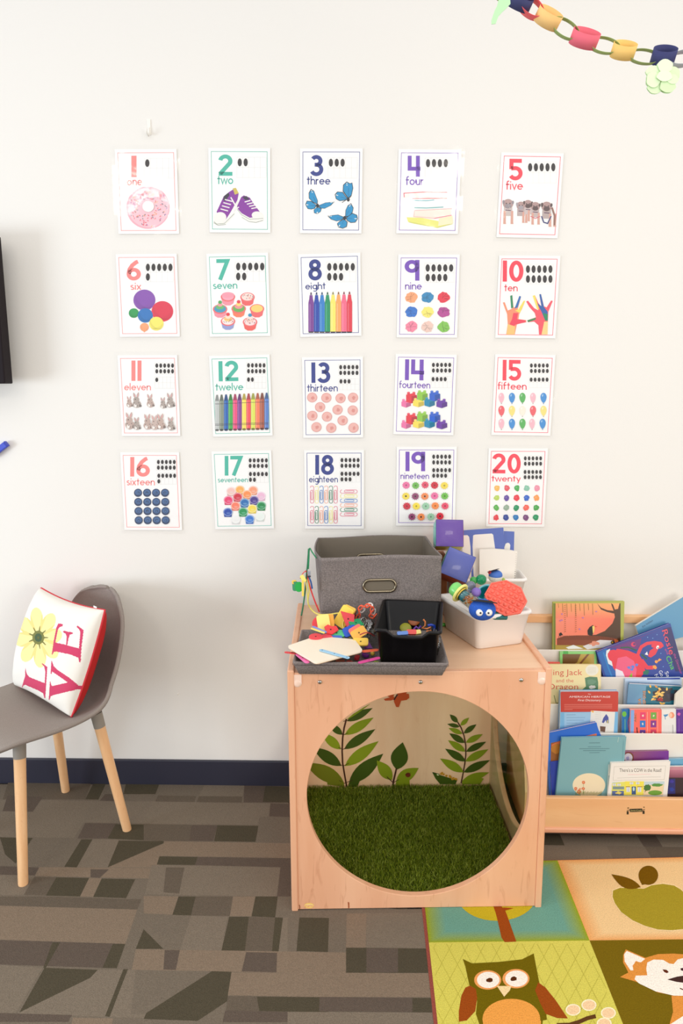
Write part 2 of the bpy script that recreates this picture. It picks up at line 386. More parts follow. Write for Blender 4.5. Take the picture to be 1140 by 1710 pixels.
carpet(ZC, [(E_, [(0, 0), (420, 0), (980, 20), (1080, 20), (1045, 100), (0, 70)]), (B_, [(0, 70), (1045, 100), (955, 362), (0, 330)]), (GY, [(0, 332), (955, 362), (885, 548), (0, 520)]), (D_, [(860, 362), (955, 362), (890, 548), (780, 545)]), (D_, [(400, 350), (460, 350), (350, 545), (330, 545)]),
    (A_, [(0, 520), (325, 545), (120, 890), (0, 890)]), (D_, [(340, 545), (745, 560), (690, 620), (150, 885)]), (A_, [(745, 560), (1250, 560), (1200, 930), (100, 900), (150, 885), (690, 620)]), (D_, [(940, 555), (975, 555), (835, 920), (800, 915)]),
    (GY, [(0, 890), (550, 905), (520, 958), (0, 958)]), (B_, [(555, 925), (860, 930), (850, 1000), (540, 1000)])])
carpet(ZD, [(B_, [(0, -5), (265, 0), (220, 138), (0, 130)]), (D_, [(265, 0), (395, 0), (360, 145), (218, 140)]), (E_, [(395, 0), (680, 0), (655, 150), (362, 145)]), (B_, [(680, 0), (850, 0), (820, 152), (655, 150)]), (D_, [(850, 0), (1020, 0), (1000, 160), (820, 152)]), (G_, [(0, 138), (660, 150), (590, 415), (0, 400)]), (D_, [(0, 250), (50, 300), (150, 400), (-60, 400)]),
    (A_, [(360, 150), (640, 155), (590, 415), (280, 405)]), (D_, [(650, 155), (800, 155), (770, 418), (592, 412)]), (E_, [(800, 155), (1000, 160), (975, 420), (770, 418)]), (D_, [(1000, 160), (1060, 162), (1025, 425), (975, 422)]), (A_, [(1060, 160), (1300, 165), (1300, 430), (1025, 425)]),
    (B_, [(-60, 402), (1800, 432), (1800, 600), (-90, 560)]), (GY, [(160, 408), (275, 410), (245, 562), (150, 558)]), (GY, [(780, 425), (1015, 430), (1010, 580), (745, 572)]), (G_, [(-60, 562), (520, 570), (20, 900), (-100, 900)]), (D_, [(520, 570), (668, 575), (635, 800), (410, 950), (0, 935), (20, 890)]),
    (B_, [(668, 580), (1400, 590), (1400, 770), (640, 755)]), (E_, [(640, 760), (1400, 770), (1400, 890), (625, 870)]), (D_, [(860, 765), (1400, 770), (1400, 885), (880, 875)]), (GY, [(620, 870), (1400, 890), (1400, 960), (600, 960)])])
carpet(ZE, [(G_, [(0, 60), (1050, 50), (1060, 350), (0, 375)]), (D_, [(90, 115), (315, 118), (308, 378), (68, 372)]), (B_, [(450, 85), (600, 85), (595, 345), (445, 345)]), (A_, [(600, 80), (1035, 80), (1050, 350), (600, 345)]), (B_, [(0, 378), (440, 382), (440, 538), (0, 530)]), (D_, [(445, 345), (1060, 352), (1070, 538), (445, 538)]), (GY, [(600, 350), (840, 350), (840, 535), (600, 535)]),
    (B_, [(0, 535), (1070, 540), (1090, 725), (0, 720)]), (D_, [(0, 722), (1090, 730), (1100, 840), (0, 830)]), (GY, [(245, 722), (950, 728), (950, 838), (240, 832)]), (A_, [(0, 835), (1100, 842), (1110, 930), (0, 930)])])
flo = fl.mb; me_m = mat('print', .95, spec=.1, bump=.8, bscale=420, vary=.17, name='carpet')
flo.build('floor', me_m, kind='structure')
# ---------------------------------------------------------------- number posters
SAL, TEA, NAV, PUR, RED = (255, 138, 132), (72, 186, 162), (48, 62, 138), (122, 78, 186), (250, 66, 84)
film = clearfilm('laminate film', .10, bump=.16, bscale=9); crink = clearfilm('crinkled laminate film', .10, bump=.30, bscale=8)
words = 'one two three four five six seven eight nine ten eleven twelve thirteen fourteen fifteen sixteen seventeen eighteen nineteen twenty'.split()
def frames(a, boxes, n, dots, rnd_=False):
    for bx in boxes:
        x0, y0, x1, y1 = bx; w = (x1-x0)/5; h = (y1-y0)/2; lc = (212, 212, 206)
        for i in range(6): a.line([(x0+i*w, y0), (x0+i*w, y1)], .9, lc)
        for j in range(3): a.line([(x0, y0+j*h), (x1, y0+j*h)], .9, lc)
        for k in range(10):
            if n <= 0: break
            i, j = k % 5, k//5; a.ell(x0+(i+.5)*w, y0+(j+.5)*h, w*.36, h*.39, (46, 40, 38), n=16); n -= 1
def poster(n, z, col, bor, numb, wd, fr, draw, film_m=None, pic=''):
    TL, TR, BR, BL = bor
    X = lambda p: at(z[0]+p[0]/z[2], z[1]+p[1]/z[2], 1, 0)
    tl, tr, br, bl = map(X, bor); u = ((tr-tl)+(br-bl)).normalized(); c = (tl+tr+br+bl)/4
    v = Vector((0, -1, 0)).cross(u); h = ((tl+tr)-(bl+br)).dot(v)/2; w = ((tr-tl).length+(br-bl).length)/2
    root = empty('number_poster', c+Vector((0, -.0015, 0)), label='number %d poster, "%s", with %s' % (n, words[n-1], pic), cat='poster', group='number posters on the wall')
    root['category'] = 'poster'
    a = Art(c+Vector((0, -.003, 0)), u, v, z); a.N = a.U.cross(a.V)
    W2, H2 = w/2+.0095, h/2+.0105
    a.raw = True; a.mb.prism([(-W2, -H2), (W2, -H2), (W2, H2), (-W2, H2)], -.0012, 0, col=lin((252, 250, 246))); a.k = 4
    for q in ((-w/2, h/2, w/2, h/2), (-w/2, -h/2, w/2, -h/2), (-w/2, h/2, -w/2, -h/2), (w/2, h/2, w/2, -h/2)):
        hz = q[1] == q[3]; t = .0009; a.put([(q[0]-t, q[1]+t if hz else q[1]), (q[2]+t, q[1]+t if hz else q[1]), (q[2]+t, q[3]-t), (q[0]-t, q[3]-t)], [(0, 1, 2, 3)], tuple(int(x*.8+45) for x in col))
    a.raw = False
    tx, ty = TR[0]-TL[0], TR[1]-TL[1]; L = math.hypot(tx, ty); tilt = (tx/L, ty/L)
    a.num(str(n), *numb, col, tilt=tilt); a.word(words[n-1], wd[0], wd[1], wd[3], wd[3]-wd[2], col, tilt=tilt); frames(a, fr, n, None)
    draw(a)
    pg = a.build('printed_page', root, rough=.5)
    # clear sleeve a little larger than the page, bowed where it has come away from the paper
    fw, fh = W2+.011, H2+.012; amp = .0018; rp = random.Random(n)
    ph = rp.random()*6
    def g(s_, t_):
        x = (s_-.5)*2*fw; y = (t_-.5)*2*fh; e = 0
        return (x, y, .0036+amp*(sin(x*31+ph)*cos(y*27-ph)*.5+.3)-e*.12)
    mm = Matrix((u, v, Vector((0, -1, 0)))).transposed().to_4x4()
    f = MB().grid(g, 25, 33).build('laminate_film', film_m or film, root); f.matrix_basis = mm
ZP, ZQ, ZR, ZS, ZT, ZU = (180, 230, 3.8), (480, 230, 3.8), (740, 230, 4.886), (180, 580, 3.8), (480, 580, 3.8), (740, 580, 5.182)
def p1(a):
    z = a.z; a.ell(255, 443, 138, 135, (244, 178, 190), n=48); a.ell(258, 445, 128, 124, (250, 200, 208), n=48)
    r = random.Random(1)
    for k in range(120):
        t = r.random()*6.3; d = 50+r.random()*74; x, y = 257+d*cos(t), 442+d*sin(t); q = r.random()*3.1
        a.line([(x-5*cos(q), y-5*sin(q)), (x+5*cos(q), y+5*sin(q))], 4, r.choice(((232, 84, 96), (240, 110, 120), (110, 120, 140), (150, 100, 180), (245, 170, 90), (236, 90, 110), (120, 150, 160))))
    a.ell(257, 437, 37, 35, (250, 248, 242), n=32)
poster(1, ZP, SAL, [(74, 98), (426, 96), (427, 590), (78, 590)], (150, 182, 114, 250), (122, 216, 268, 303), [(231, 130, 424, 256)], p1, crink, 'a pink sprinkled donut')
def p2(a):
    wh, pu, sh = (246, 244, 236), (140, 52, 160), (150, 160, 140)
    for p in ([(735, 372), (768, 345), (800, 325), (830, 355), (822, 395), (780, 470), (742, 530), (710, 520), (690, 470)],): a.poly(p, pu)
    a.poly([(792, 322), (812, 318), (830, 352), (806, 362)], (210, 190, 90)); a.poly([(736, 372), (765, 348), (772, 365), (744, 405), (732, 395)], (50, 46, 60))
    a.ell(712, 508, 40, 36, wh, rot=-15); a.poly([(676, 515), (695, 540), (740, 538), (800, 470), (806, 486), (748, 550), (690, 556), (672, 535)], wh)
    a.line([(673, 532), (690, 548), (740, 544), (802, 482)], 3, sh); a.line([(672, 540), (700, 556), (748, 550)], 3, sh)
    a.poly([(845, 378), (862, 366), (900, 380), (925, 420), (960, 465), (975, 500), (930, 515), (880, 505), (840, 480), (818, 440)], pu)
    a.poly([(852, 376), (880, 370), (900, 392), (872, 396)], (60, 50, 72)); a.ell(950, 494, 38, 26, wh, rot=10)
    a.poly([(818, 445), (850, 480), (900, 508), (985, 500), (988, 522), (940, 536), (890, 530), (845, 500)], wh); a.line([(822, 455), (850, 490), (900, 518), (985, 512)], 3, sh); a.line([(850, 505), (895, 532), (940, 538), (985, 524)], 2.5, sh)
    for k in range(4):
        a.line([(742+k*-9, 392+k*20), (790-k*9, 405+k*20)], 7, wh); a.line([(868+k*14, 408+k*14), (905+k*14, 398+k*15)], 7, wh)
    a.line([(780, 378), (815, 440), (800, 468)], 8, wh); a.line([(822, 400), (815, 450), (832, 440)], 7, wh)
poster(2, ZP, TEA, [(658, 90), (1014, 90), (1011, 584), (664, 580)], (700, 790, 108, 241), (694, 795, 258, 294), [(818, 124, 1005, 254)], p2, None, 'purple lace-up shoes')
def bfly(a, body, wings):
    for p in wings:
        cx = sum(q[0] for q in p)/len(p); cy = sum(q[1] for q in p)/len(p); a.poly(p, (42, 52, 62)); a.poly([(cx+(q[0]-cx)*.88, cy+(q[1]-cy)*.88) for q in p], (30, 148, 200))
        a.line([(body[0], body[1]), (cx, cy)], 2, (20, 90, 140))
        far = max(p, key=lambda q: math.hypot(q[0]-body[0], q[1]-body[1]))
        for k in (.8, .9): a.ell(body[0]+(far[0]-body[0])*k, body[1]+(far[1]-body[1])*k, 4, 3, (240, 240, 230))
    a.ell(body[0], body[1], 9, 13, (30, 34, 40))
def p3(a):
    bfly(a, (190, 432), [[(190, 425), (160, 410), (135, 385), (134, 350), (148, 325), (168, 338), (180, 370), (192, 400)], [(185, 428), (150, 402), (122, 400), (112, 425), (128, 452), (150, 455), (172, 450)], [(195, 430), (240, 412), (298, 406), (275, 430), (235, 450), (205, 448)], [(188, 438), (216, 450), (210, 470), (188, 484), (168, 478), (166, 458)]])
    bfly(a, (385, 392), [[(385, 390), (350, 340), (352, 300), (375, 278), (395, 290), (410, 285), (416, 320), (405, 370)], [(385, 392), (350, 345), (315, 342), (300, 360), (306, 388), (330, 402), (360, 398)]])
    a.line([(400, 375), (345, 412)], 3, (40, 40, 40))
    bfly(a, (362, 510), [[(362, 505), (320, 488), (254, 496), (275, 518), (310, 530), (345, 522)], [(365, 505), (368, 460), (382, 430), (402, 416), (418, 445), (412, 475), (390, 500)], [(370, 508), (410, 478), (440, 490), (445, 515), (430, 538), (400, 540), (375, 525)], [(358, 515), (380, 535), (376, 565), (350, 577), (322, 568), (314, 545), (330, 530)]])
poster(3, ZQ, NAV, [(97, 92), (456, 93), (452, 587), (98, 586)], (144, 229, 110, 242), (122, 270, 262, 297), [(256, 126, 442, 256)], p3, None, 'three blue butterflies')
def p4(a):  # glare wash-out is put into the pale print colours
    a.poly([(755, 505), (850, 508), (1048, 548), (950, 572), (800, 545), (765, 535)], (238, 236, 130)); a.line([(770, 535), (950, 571), (1045, 545)], 3, (200, 200, 90))
    a.poly([(740, 352), (1012, 346), (1012, 384), (742, 378)], (252, 240, 232))
    for p, c in (([(740, 378), (738, 352), (860, 345), (1012, 347)], (235, 110, 120)), ([(790, 386), (1012, 384)], (238, 130, 130)), ([(790, 398), (880, 400), (930, 395)], (120, 190, 200)), ([(805, 444), (880, 446), (988, 440)], (90, 180, 180)), ([(806, 462), (1042, 450)], (245, 190, 185)), ([(930, 512), (1040, 492)], (240, 140, 150)), ([(806, 462), (800, 500), (930, 512)], (248, 205, 195))): a.line(p, 5, c)
    a.poly([(806, 464), (1040, 453), (1036, 490), (930, 508), (804, 498)], (252, 236, 222))
    a.poly([(960, 512), (1045, 495), (1050, 545), (955, 560)], (250, 240, 200))
poster(4, ZQ, PUR, [(717, 98), (1075, 99), (1068, 591), (713, 586)], (762, 845, 114, 247), (750, 862, 264, 300), [(872, 128, 1060, 262)], p4, crink, 'glare-paled coloured lines and a yellow block')
def dog(a, x, y, s, dark, body, legs):
    f = s
    a.poly([(x-34*f, y+40*f), (x+34*f, y+40*f), (x+36*f, y+110*f), (x-36*f, y+110*f)], body)
    for lx in legs: a.poly([(x+(lx-9)*f, y+70*f), (x+(lx+10)*f, y+70*f), (x+(lx+9)*f, y+165*f), (x+(lx+12)*f, y+176*f), (x+(lx-12)*f, y+176*f)], (222, 168, 150))
    a.ell(x, y+12*f, 42*f, 40*f, (182, 150, 145)); a.ell(x, y+30*f, 26*f, 20*f, dark); a.blob(x-38*f, y-2*f, 12*f, 20*f, dark, seed=4); a.blob(x+38*f, y+2*f, 12*f, 20*f, dark, seed=5)
    a.ell(x-15*f, y+8*f, 5*f, 5*f, (40, 34, 34)); a.ell(x+15*f, y+8*f, 5*f, 5*f, (40, 34, 34)); a.line([(x-22*f, y+62*f), (x+22*f, y+66*f)], 7*f, (90, 50, 80))
def p5(a):
    dk = (96, 76, 74)
    dog(a, 528, 528, 1.0, (150, 140, 145), (206, 192, 186), (-28, 32)); dog(a, 632, 545, .85, (170, 160, 165), (190, 172, 168), (24, 52))
    dog(a, 690, 532, .85, dk, (208, 192, 188), (8,)); dog(a, 750, 550, .9, dk, (200, 184, 180), (-24, 30)); dog(a, 842, 550, 1.0, dk, (190, 172, 166), (28, 66))
    a.line([(800, 640), (818, 690), (850, 700), (878, 640)], 9, (50, 60, 120)); a.line([(885, 570), (908, 640), (905, 715)], 14, (150, 110, 95)); a.line([(710, 640), (750, 660), (790, 640)], 4, (220, 60, 100))
poster(5, ZR, RED, [(484, 152), (943, 158), (917, 795), (468, 785)], (534, 645, 172, 347), (510, 647, 376, 423), [(684, 198, 920, 370)], p5, None, 'a row of pug puppies')
def yarn(a, x, y, r, c):
    a.ell(x, y, r, r*.95, c, n=28); d = tuple(int(v*.82) for v in c)
    for k in range(5): a.line([(x+r*.85*cos(t/10+k*.28)-0, y+r*.75*sin(t/10*(.6+k*.12)+k*.4)) for t in range(0, 24, 4)], 2, d)
def p6(a):
    for x, y, r, c in ((232, 1030, 70, (140, 84, 176)), (346, 1102, 69, (226, 56, 80)), (165, 1113, 32, (44, 160, 84)), (238, 1128, 48, (44, 120, 190)), (308, 1180, 46, (250, 236, 110)), (232, 1202, 28, (250, 170, 120))): yarn(a, x, y, r, c)
    a.poly([(205, 1205), (260, 1205), (232, 1236)], (248, 165, 115))
poster(6, ZP, SAL, [(77, 762), (424, 758), (436, 1243), (89, 1243)], (120, 210, 778, 906), (142, 210, 935, 965), [(236, 792, 415, 914)], p6, None, 'balls of coloured yarn')
def cup(a, x, y, c, t, top):
    a.poly([(x-44, y), (x+44, y), (x+34, y+42), (x+14, y+54), (x-14, y+54), (x-34, y+42)], c); a.ell(x, y, 46, 30, (240, 110, 110)); a.ell(x, y-2, 38, 24, t)
    if top: a.ell(x, y-14, 26, 15, top[0]); a.ell(x, y-28, 16, 12, top[1]); a.ell(x, y-44, 12, 11, top[2])
def p7(a):
    cup(a, 762, 1010, (244, 150, 165), (246, 170, 185), None); a.ell(762, 998, 40, 18, (246, 160, 175)); cup(a, 886, 1012, (240, 100, 100), (250, 225, 215), None); cup(a, 946, 1086, (240, 110, 110), (252, 214, 120), None)
    cup(a, 712, 1088, (244, 150, 165), (70, 160, 190), ((110, 190, 110), (240, 160, 160), (90, 170, 90))); cup(a, 830, 1085, (250, 130, 95), (110, 180, 90), ((240, 150, 150), (250, 220, 120), (230, 70, 80)))
    cup(a, 762, 1165, (150, 160, 210), (250, 235, 230), ((250, 210, 130), (250, 225, 200), (235, 60, 70))); cup(a, 902, 1170, (240, 100, 90), (250, 225, 220), ((250, 215, 200), (245, 225, 215), (60, 150, 190)))
    r = random.Random(2)
    for cx, cy in ((886, 1008), (762, 1162), (902, 1168)):
        for k in range(16): a.ell(cx+r.uniform(-34, 34), cy+r.uniform(-16, 16), 2.6, 2.6, r.choice(((200, 60, 70), (90, 60, 110), (240, 120, 90), (60, 60, 80))), n=6)
poster(7, ZP, TEA, [(647, 758), (1002, 752), (1010, 1238), (662, 1243)], (690, 771, 771, 902), (666, 820, 929, 960), [(808, 786, 998, 912)], p7, None, 'seven frosted cupcakes')
def p8(a):
    for k, c in enumerate(((128, 62, 148), (32, 70, 170), (46, 130, 205), (18, 150, 96), (248, 236, 110), (252, 172, 96), (244, 110, 140), (228, 56, 74))):
        x = 149+k*34.8; y0 = 985-k*.6; y1 = 1230
        a.poly([(x-17, y0+62), (x-12, y0+40), (x-9, y0+14), (x+9, y0+14), (x+12, y0+40), (x+17, y0+62), (x+17, y1), (x-17, y1)], c)
        a.poly([(x-6, y0+12), (x-3, y0-4), (x+3, y0-4), (x+6, y0+12)], tuple(int(v*.6) for v in c)); a.poly([(x-17, y1), (x+17, y1), (x+14, y1+8), (x-14, y1+8)], (60, 46, 50))
        a.line([(x-7, y0+70), (x-7, y1-4)], 5, tuple(min(255, int(v*.7+76)) for v in c))
poster(8, ZQ, NAV, [(86, 761), (441, 753), (452, 1236), (99, 1245)], (133, 218, 773, 905), (113, 240, 934, 963), [(246, 788, 432, 914)], p8, None, 'a row of eight marker pens')
def p9(a):
    cs = ((250, 170, 120), (50, 140, 190), (232, 56, 76), (52, 120, 205), (250, 235, 120), (186, 74, 150), (246, 140, 165), (240, 205, 190), (136, 200, 84))
    for k, c in enumerate(cs):
        x, y = 785+k % 3*102.5, 1013+k//3*93; a.blob(x, y, 42, 38, c, .1, 18)
        r = random.Random(k)
        for q in range(6): t = r.random()*6.3; a.line([(x+8*cos(t*2), y+8*sin(t*3)), (x+32*cos(t), y+28*sin(t))], 3, tuple(int(v*.8) for v in c))
poster(9, ZQ, PUR, [(716, 764), (1068, 764), (1061, 1249), (713, 1247)], (744, 836, 776, 907), (745, 850, 932, 963), [(870, 796, 1056, 918)], p9, crink, 'nine crumpled paper balls')
def p10(a):
    a.poly([(485, 1345), (500, 1342), (525, 1410), (560, 1395), (545, 1290), (562, 1284), (572, 1385), (590, 1380), (620, 1290), (634, 1296), (606, 1400), (612, 1420), (655, 1330), (668, 1330), (640, 1400), (618, 1440), (612, 1480), (675, 1488), (676, 1506), (600, 1520), (582, 1606), (512, 1606), (525, 1520), (520, 1440)], (250, 150, 110))
    a.poly([(545, 1290), (562, 1284), (570, 1388), (553, 1392)], (30, 140, 90)); a.poly([(620, 1290), (634, 1296), (606, 1385), (580, 1395)], (40, 110, 180)); a.poly([(655, 1330), (668, 1330), (625, 1430), (585, 1410), (612, 1400)], (250, 225, 100))
    a.poly([(570, 1430), (610, 1430), (600, 1480), (670, 1490), (670, 1505), (590, 1525), (560, 1550), (540, 1520), (560, 1480)], (240, 66, 90)); a.poly([(525, 1520), (585, 1540), (580, 1606), (514, 1606)], (250, 200, 120))
    a.poly([(675, 1335), (690, 1330), (740, 1390), (775, 1410), (728, 1290), (745, 1284), (775, 1350), (800, 1380), (782, 1278), (796, 1275), (820, 1375), (842, 1385), (878, 1328), (892, 1332), (856, 1420), (852, 1500), (850, 1606), (780, 1606), (775, 1530), (740, 1500), (690, 1505), (684, 1490), (755, 1465), (745, 1430), (700, 1380)], (244, 84, 100))
    a.poly([(728, 1290), (745, 1284), (780, 1400), (765, 1400)], (250, 230, 100)); a.poly([(782, 1278), (796, 1275), (820, 1380), (850, 1420), (852, 1490), (830, 1492), (800, 1420), (765, 1350), (800, 1375)], (36, 96, 170))
    a.poly([(810, 1430), (852, 1440), (850, 1495), (830, 1492)], (20, 140, 90)); a.poly([(684, 1490), (755, 1468), (750, 1485), (690, 1505)], (30, 140, 80)); a.poly([(822, 1500), (852, 1500), (850, 1606), (800, 1606)], (250, 215, 140))
poster(10, ZR, RED, [(466, 989), (917, 993), (899, 1611), (456, 1607)], (484, 652, 1002, 1174), (496, 604, 1213, 1252), [(667, 1032, 896, 1193)], p10, None, 'two paint-covered hands')
def bun(a, x, y, s, c):
    d = tuple(int(v*.7) for v in c)
    a.blob(x, y+26*s, 26*s, 24*s, c, .06, 16); a.ell(x-3*s, y, 17*s, 16*s, c); a.leaf((x-8*s, y-8*s), (x-20*s, y-42*s), 6*s, c); a.leaf((x+2*s, y-8*s), (x+10*s, y-44*s), 6*s, c); a.leaf((x-9*s, y-12*s), (x-18*s, y-36*s), 2.5*s, (236, 170, 170)); a.leaf((x+3*s, y-12*s), (x+9*s, y-38*s), 2.5*s, (236, 170, 170))
    a.ell(x-8*s, y-2*s, 3*s, 3*s, (50, 40, 40), n=8); a.ell(x+20*s, y+36*s, 8*s, 7*s, d); a.blob(x-8*s, y+34*s, 9*s, 12*s, (245, 238, 230), .1)
    for k in range(5): a.blob(x-14*s+k*8*s, y+18*s+(k % 3)*9*s, 4*s, 4*s, d, .2, 7)
def p11(a):
    for x, y, s in ((138, 342, .8), (184, 332, 1.1), (270, 335, .95), (352, 350, .8), (398, 332, 1.05), (140, 462, 1.2), (186, 480, .9), (255, 468, 1.1), (300, 472, 1.05), (338, 466, 1.1), (402, 480, .95)): bun(a, x, y, s, random.Random(int(x)).choice(((196, 172, 160), (180, 166, 156), (206, 184, 172))))
poster(11, ZS, SAL, [(89, 70), (429, 70), (438, 542), (100, 544)], (150, 213, 84, 213), (104, 272, 243, 273), [(298, 98, 423, 170), (298, 188, 423, 260)], p11, None, 'grey rabbits')
def p12(a):
    for k, c in enumerate(((196, 200, 196), (140, 150, 130), (34, 100, 180), (70, 176, 80), (240, 80, 130), (140, 60, 150), (250, 226, 90), (244, 84, 90), (225, 230, 90), (250, 130, 90), (176, 92, 66), (90, 130, 200))):
        x = 693+k*28.6; d = tuple(int(v*.5) for v in c); y0 = 305-k*1.2; y1 = 525-k*.8
        a.poly([(x-13, y0+35), (x-5, y0-4), (x+5, y0-4), (x+13, y0+35)], tuple(int(v*.72) for v in c)); a.poly([(x-13.5, y0+35), (x+13.5, y0+35), (x+13.5, y1), (x-13.5, y1)], c)
        a.line([(x-7, y0+40), (x-7, y1)], 4, tuple(min(255, int(v*.7+76)) for v in c))
        for yy in (y0+54, y1-38, y1-30): a.line([(x-13.5, yy), (x+13.5, yy)], 2.6, (50, 40, 50))
        a.ell(x, y1, 12, 7, d)
poster(12, ZS, TEA, [(663, 74), (1010, 67), (1027, 540), (683, 548)], (704, 828, 88, 216), (682, 858, 244, 275), [(880, 96, 1003, 170), (880, 186, 1003, 260)], p12, None, 'a row of wax crayons')
def p13(a):
    for x, y in ((156, 318), (246, 320), (336, 323), (415, 319), (206, 379), (317, 396), (413, 400), (157, 434), (250, 440), (349, 464), (183, 506), (277, 511), (418, 510)):
        a.ell(x, y, 32, 31, (226, 150, 140), n=28); a.ell(x, y, 29, 28, (240, 186, 176), n=28); a.blob(x+4, y+2, 13, 15, (224, 150, 140), .2)
poster(13, ZT, NAV, [(110, 83), (460, 80), (462, 552), (117, 555)], (152, 274, 96, 226), (124, 317, 250, 281), [(324, 108, 453, 180), (326, 198, 453, 270)], p13, None, 'copper coins')
def p14(a):
    for dy in (0, 134):
        def br(x, y, w, h, c, studs=2):
            d = tuple(int(v*.82) for v in c)
            a.poly([(x, y), (x+w*.6, y-8), (x+w, y+4), (x+w, y+h-6), (x+w*.5, y+h+6), (x, y+h-4)], c); a.poly([(x+w*.5, y+10), (x+w, y+4), (x+w, y+h-6), (x+w*.5, y+h+6)], d)
            for k in range(studs): a.ell(x+w*(.22+.5*k), y-8, 9, 10, c); a.ell(x+w*(.22+.5*k), y-13, 9, 5, tuple(min(255, int(v*.8+50)) for v in c))
        br(722, 345+dy, 60, 32, (240, 120, 170)); br(752, 300+dy, 68, 50, (232, 56, 70), 3); br(795, 340+dy, 70, 34, (250, 226, 90)); br(822, 290+dy, 66, 44, (150, 205, 70)); br(868, 335+dy, 66, 38, (20, 140, 180)); br(900, 292+dy, 68, 45, (46, 100, 205)); br(944, 344+dy, 68, 36, (110, 56, 165))
poster(14, ZT, PUR, [(702, 62), (1051, 68), (1036, 538), (690, 532)], (744, 868, 76, 208), (708, 903, 228, 258), [(912, 94, 1041, 165), (910, 184, 1038, 256)], p14, None, 'coloured toy building bricks')
def ball(a, x, y, c, w=29, h=50):
    a.poly([(x+w*cos(t)*(1-.18*max(0, sin(t))), y-6+(h*.86 if sin(t) < 0 else h*1.08)*sin(t)*.98) for t in [k*pi/12 for k in range(24)]], c); a.poly([(x-5, y+h+6), (x, y+h-6), (x+5, y+h+6)], tuple(int(v*.8) for v in c)); a.ell(x-8, y-22, 6, 11, tuple(min(255, int(v*.5+128)) for v in c), rot=15)
def p15(a):
    B, G, P, R_, Y = (66, 146, 214), (92, 182, 92), (248, 190, 200), (240, 100, 105), (250, 228, 130)
    for r, row in enumerate(((P, B, G, P, B), (R_, Y, (250, 240, 222), R_, Y), (P, B, G, P, B))):
        for k, c in enumerate(row): ball(a, 502+k*91-(8 if r == 2 and k > 2 else 0), 438+r*112, c, 27 if c != P else 24, 46)
poster(15, ZU, RED, [(461, 88), (931, 95), (910, 738), (450, 732)], (512, 672, 108, 287), (470, 718, 322, 364), [(744, 134, 916, 228), (742, 256, 914, 350)], p15, None, 'rows of party balloons')
def p16(a):
    for j in range(4):
        for i in range(4):
            x, y = 192+i*57+j*1.5, 923+j*58; a.ell(x, y, 26, 26, (44, 62, 96)); a.ell(x, y-3, 20, 17, (70, 104, 150)); a.blob(x, y, 11, 10, (36, 48, 78), .25); a.blob(x, y+1, 6, 5, (84, 120, 165), .2)
poster(16, ZS, SAL, [(104, 684), (440, 686), (451, 1140), (117, 1140)], (142, 266, 696, 820), (118, 297, 845, 875), [(308, 710, 434, 781), (311, 797, 436, 868)], p16, None, 'rows of blueberries')
def p17(a):
    for x, y, c in ((782, 912, (245, 200, 190)), (838, 902, (250, 180, 90)), (922, 905, (250, 160, 120)), (884, 932, (250, 150, 80)), (972, 942, (240, 190, 215)), (824, 948, (214, 40, 60)), (765, 968, (236, 60, 110)), (928, 968, (70, 50, 140)), (868, 984, (30, 110, 180)), (810, 1004, (250, 130, 100)), (974, 1004, (20, 140, 70)), (762, 1044, (24, 70, 170)), (858, 1042, (20, 150, 80)), (916, 1022, (248, 222, 80)), (966, 1072, (238, 246, 238)), (812, 1090, (245, 245, 240)), (900, 1088, (50, 120, 210))):
        a.poly([(x-28, y), (x+28, y), (x+23, y+32), (x-23, y+32)], tuple(int(v*.9) for v in c)); a.ell(x, y, 30, 26, tuple(min(255, int(v*.5+125)) for v in c)); a.ell(x, y+1, 24, 20, c); a.ell(x+3, y+8, 13, 6, tuple(min(255, int(v*.7+70)) for v in c))
poster(17, ZS, TEA, [(682, 677), (1023, 675), (1034, 1128), (693, 1137)], (742, 853, 689, 814), (697, 887, 835, 857), [(890, 700, 1018, 770), (892, 786, 1018, 858)], p17, None, 'open pots of paint')
def clip(a, x, y, c, L, hz):
    w = 11
    pts = [(-w, -L+w)]+[(w*cos(radians(t)), -L+w+w*sin(radians(t))) for t in range(180, 361, 30)]+[(w*cos(radians(t)), L-w+w*sin(radians(t))) for t in range(0, 181, 30)]+[(-w, -L*.35), (-w*.55, -L*.5), (w*.35, -L*.5), (w*.5, L*.5)]+[(-w*.05+w*.5*cos(radians(t)), L*.5+w*.6*sin(radians(t))) for t in range(0, 181, 45)]+[(-w*.5, -L*.3)]
    a.line([(x+q, y+p) if hz else (x+p, y+q) for p, q in pts], 3.2, c)
def p18(a):
    Pk, Y, B, O, G = (232, 130, 150), (246, 236, 150), (70, 130, 200), (248, 176, 150), (24, 130, 90)
    for k, c in enumerate((Pk, Y, B, O, G, Pk)): clip(a, 155+k*30, 934, c, 55, False)
    for k, c in enumerate((Pk, G, O, B, Y, Pk)): clip(a, 155+k*30, 1062, c, 54, False)
    for k, c in enumerate((Pk, Y, B, O, G, Pk)): clip(a, 388, 915+k*29, c, 54, True)
poster(18, ZT, NAV, [(125, 671), (468, 671), (466, 1131), (126, 1131)], (176, 294, 683, 808), (136, 318, 829, 857), [(332, 698, 460, 769), (332, 785, 460, 855)], p18, None, 'coloured paper clips')
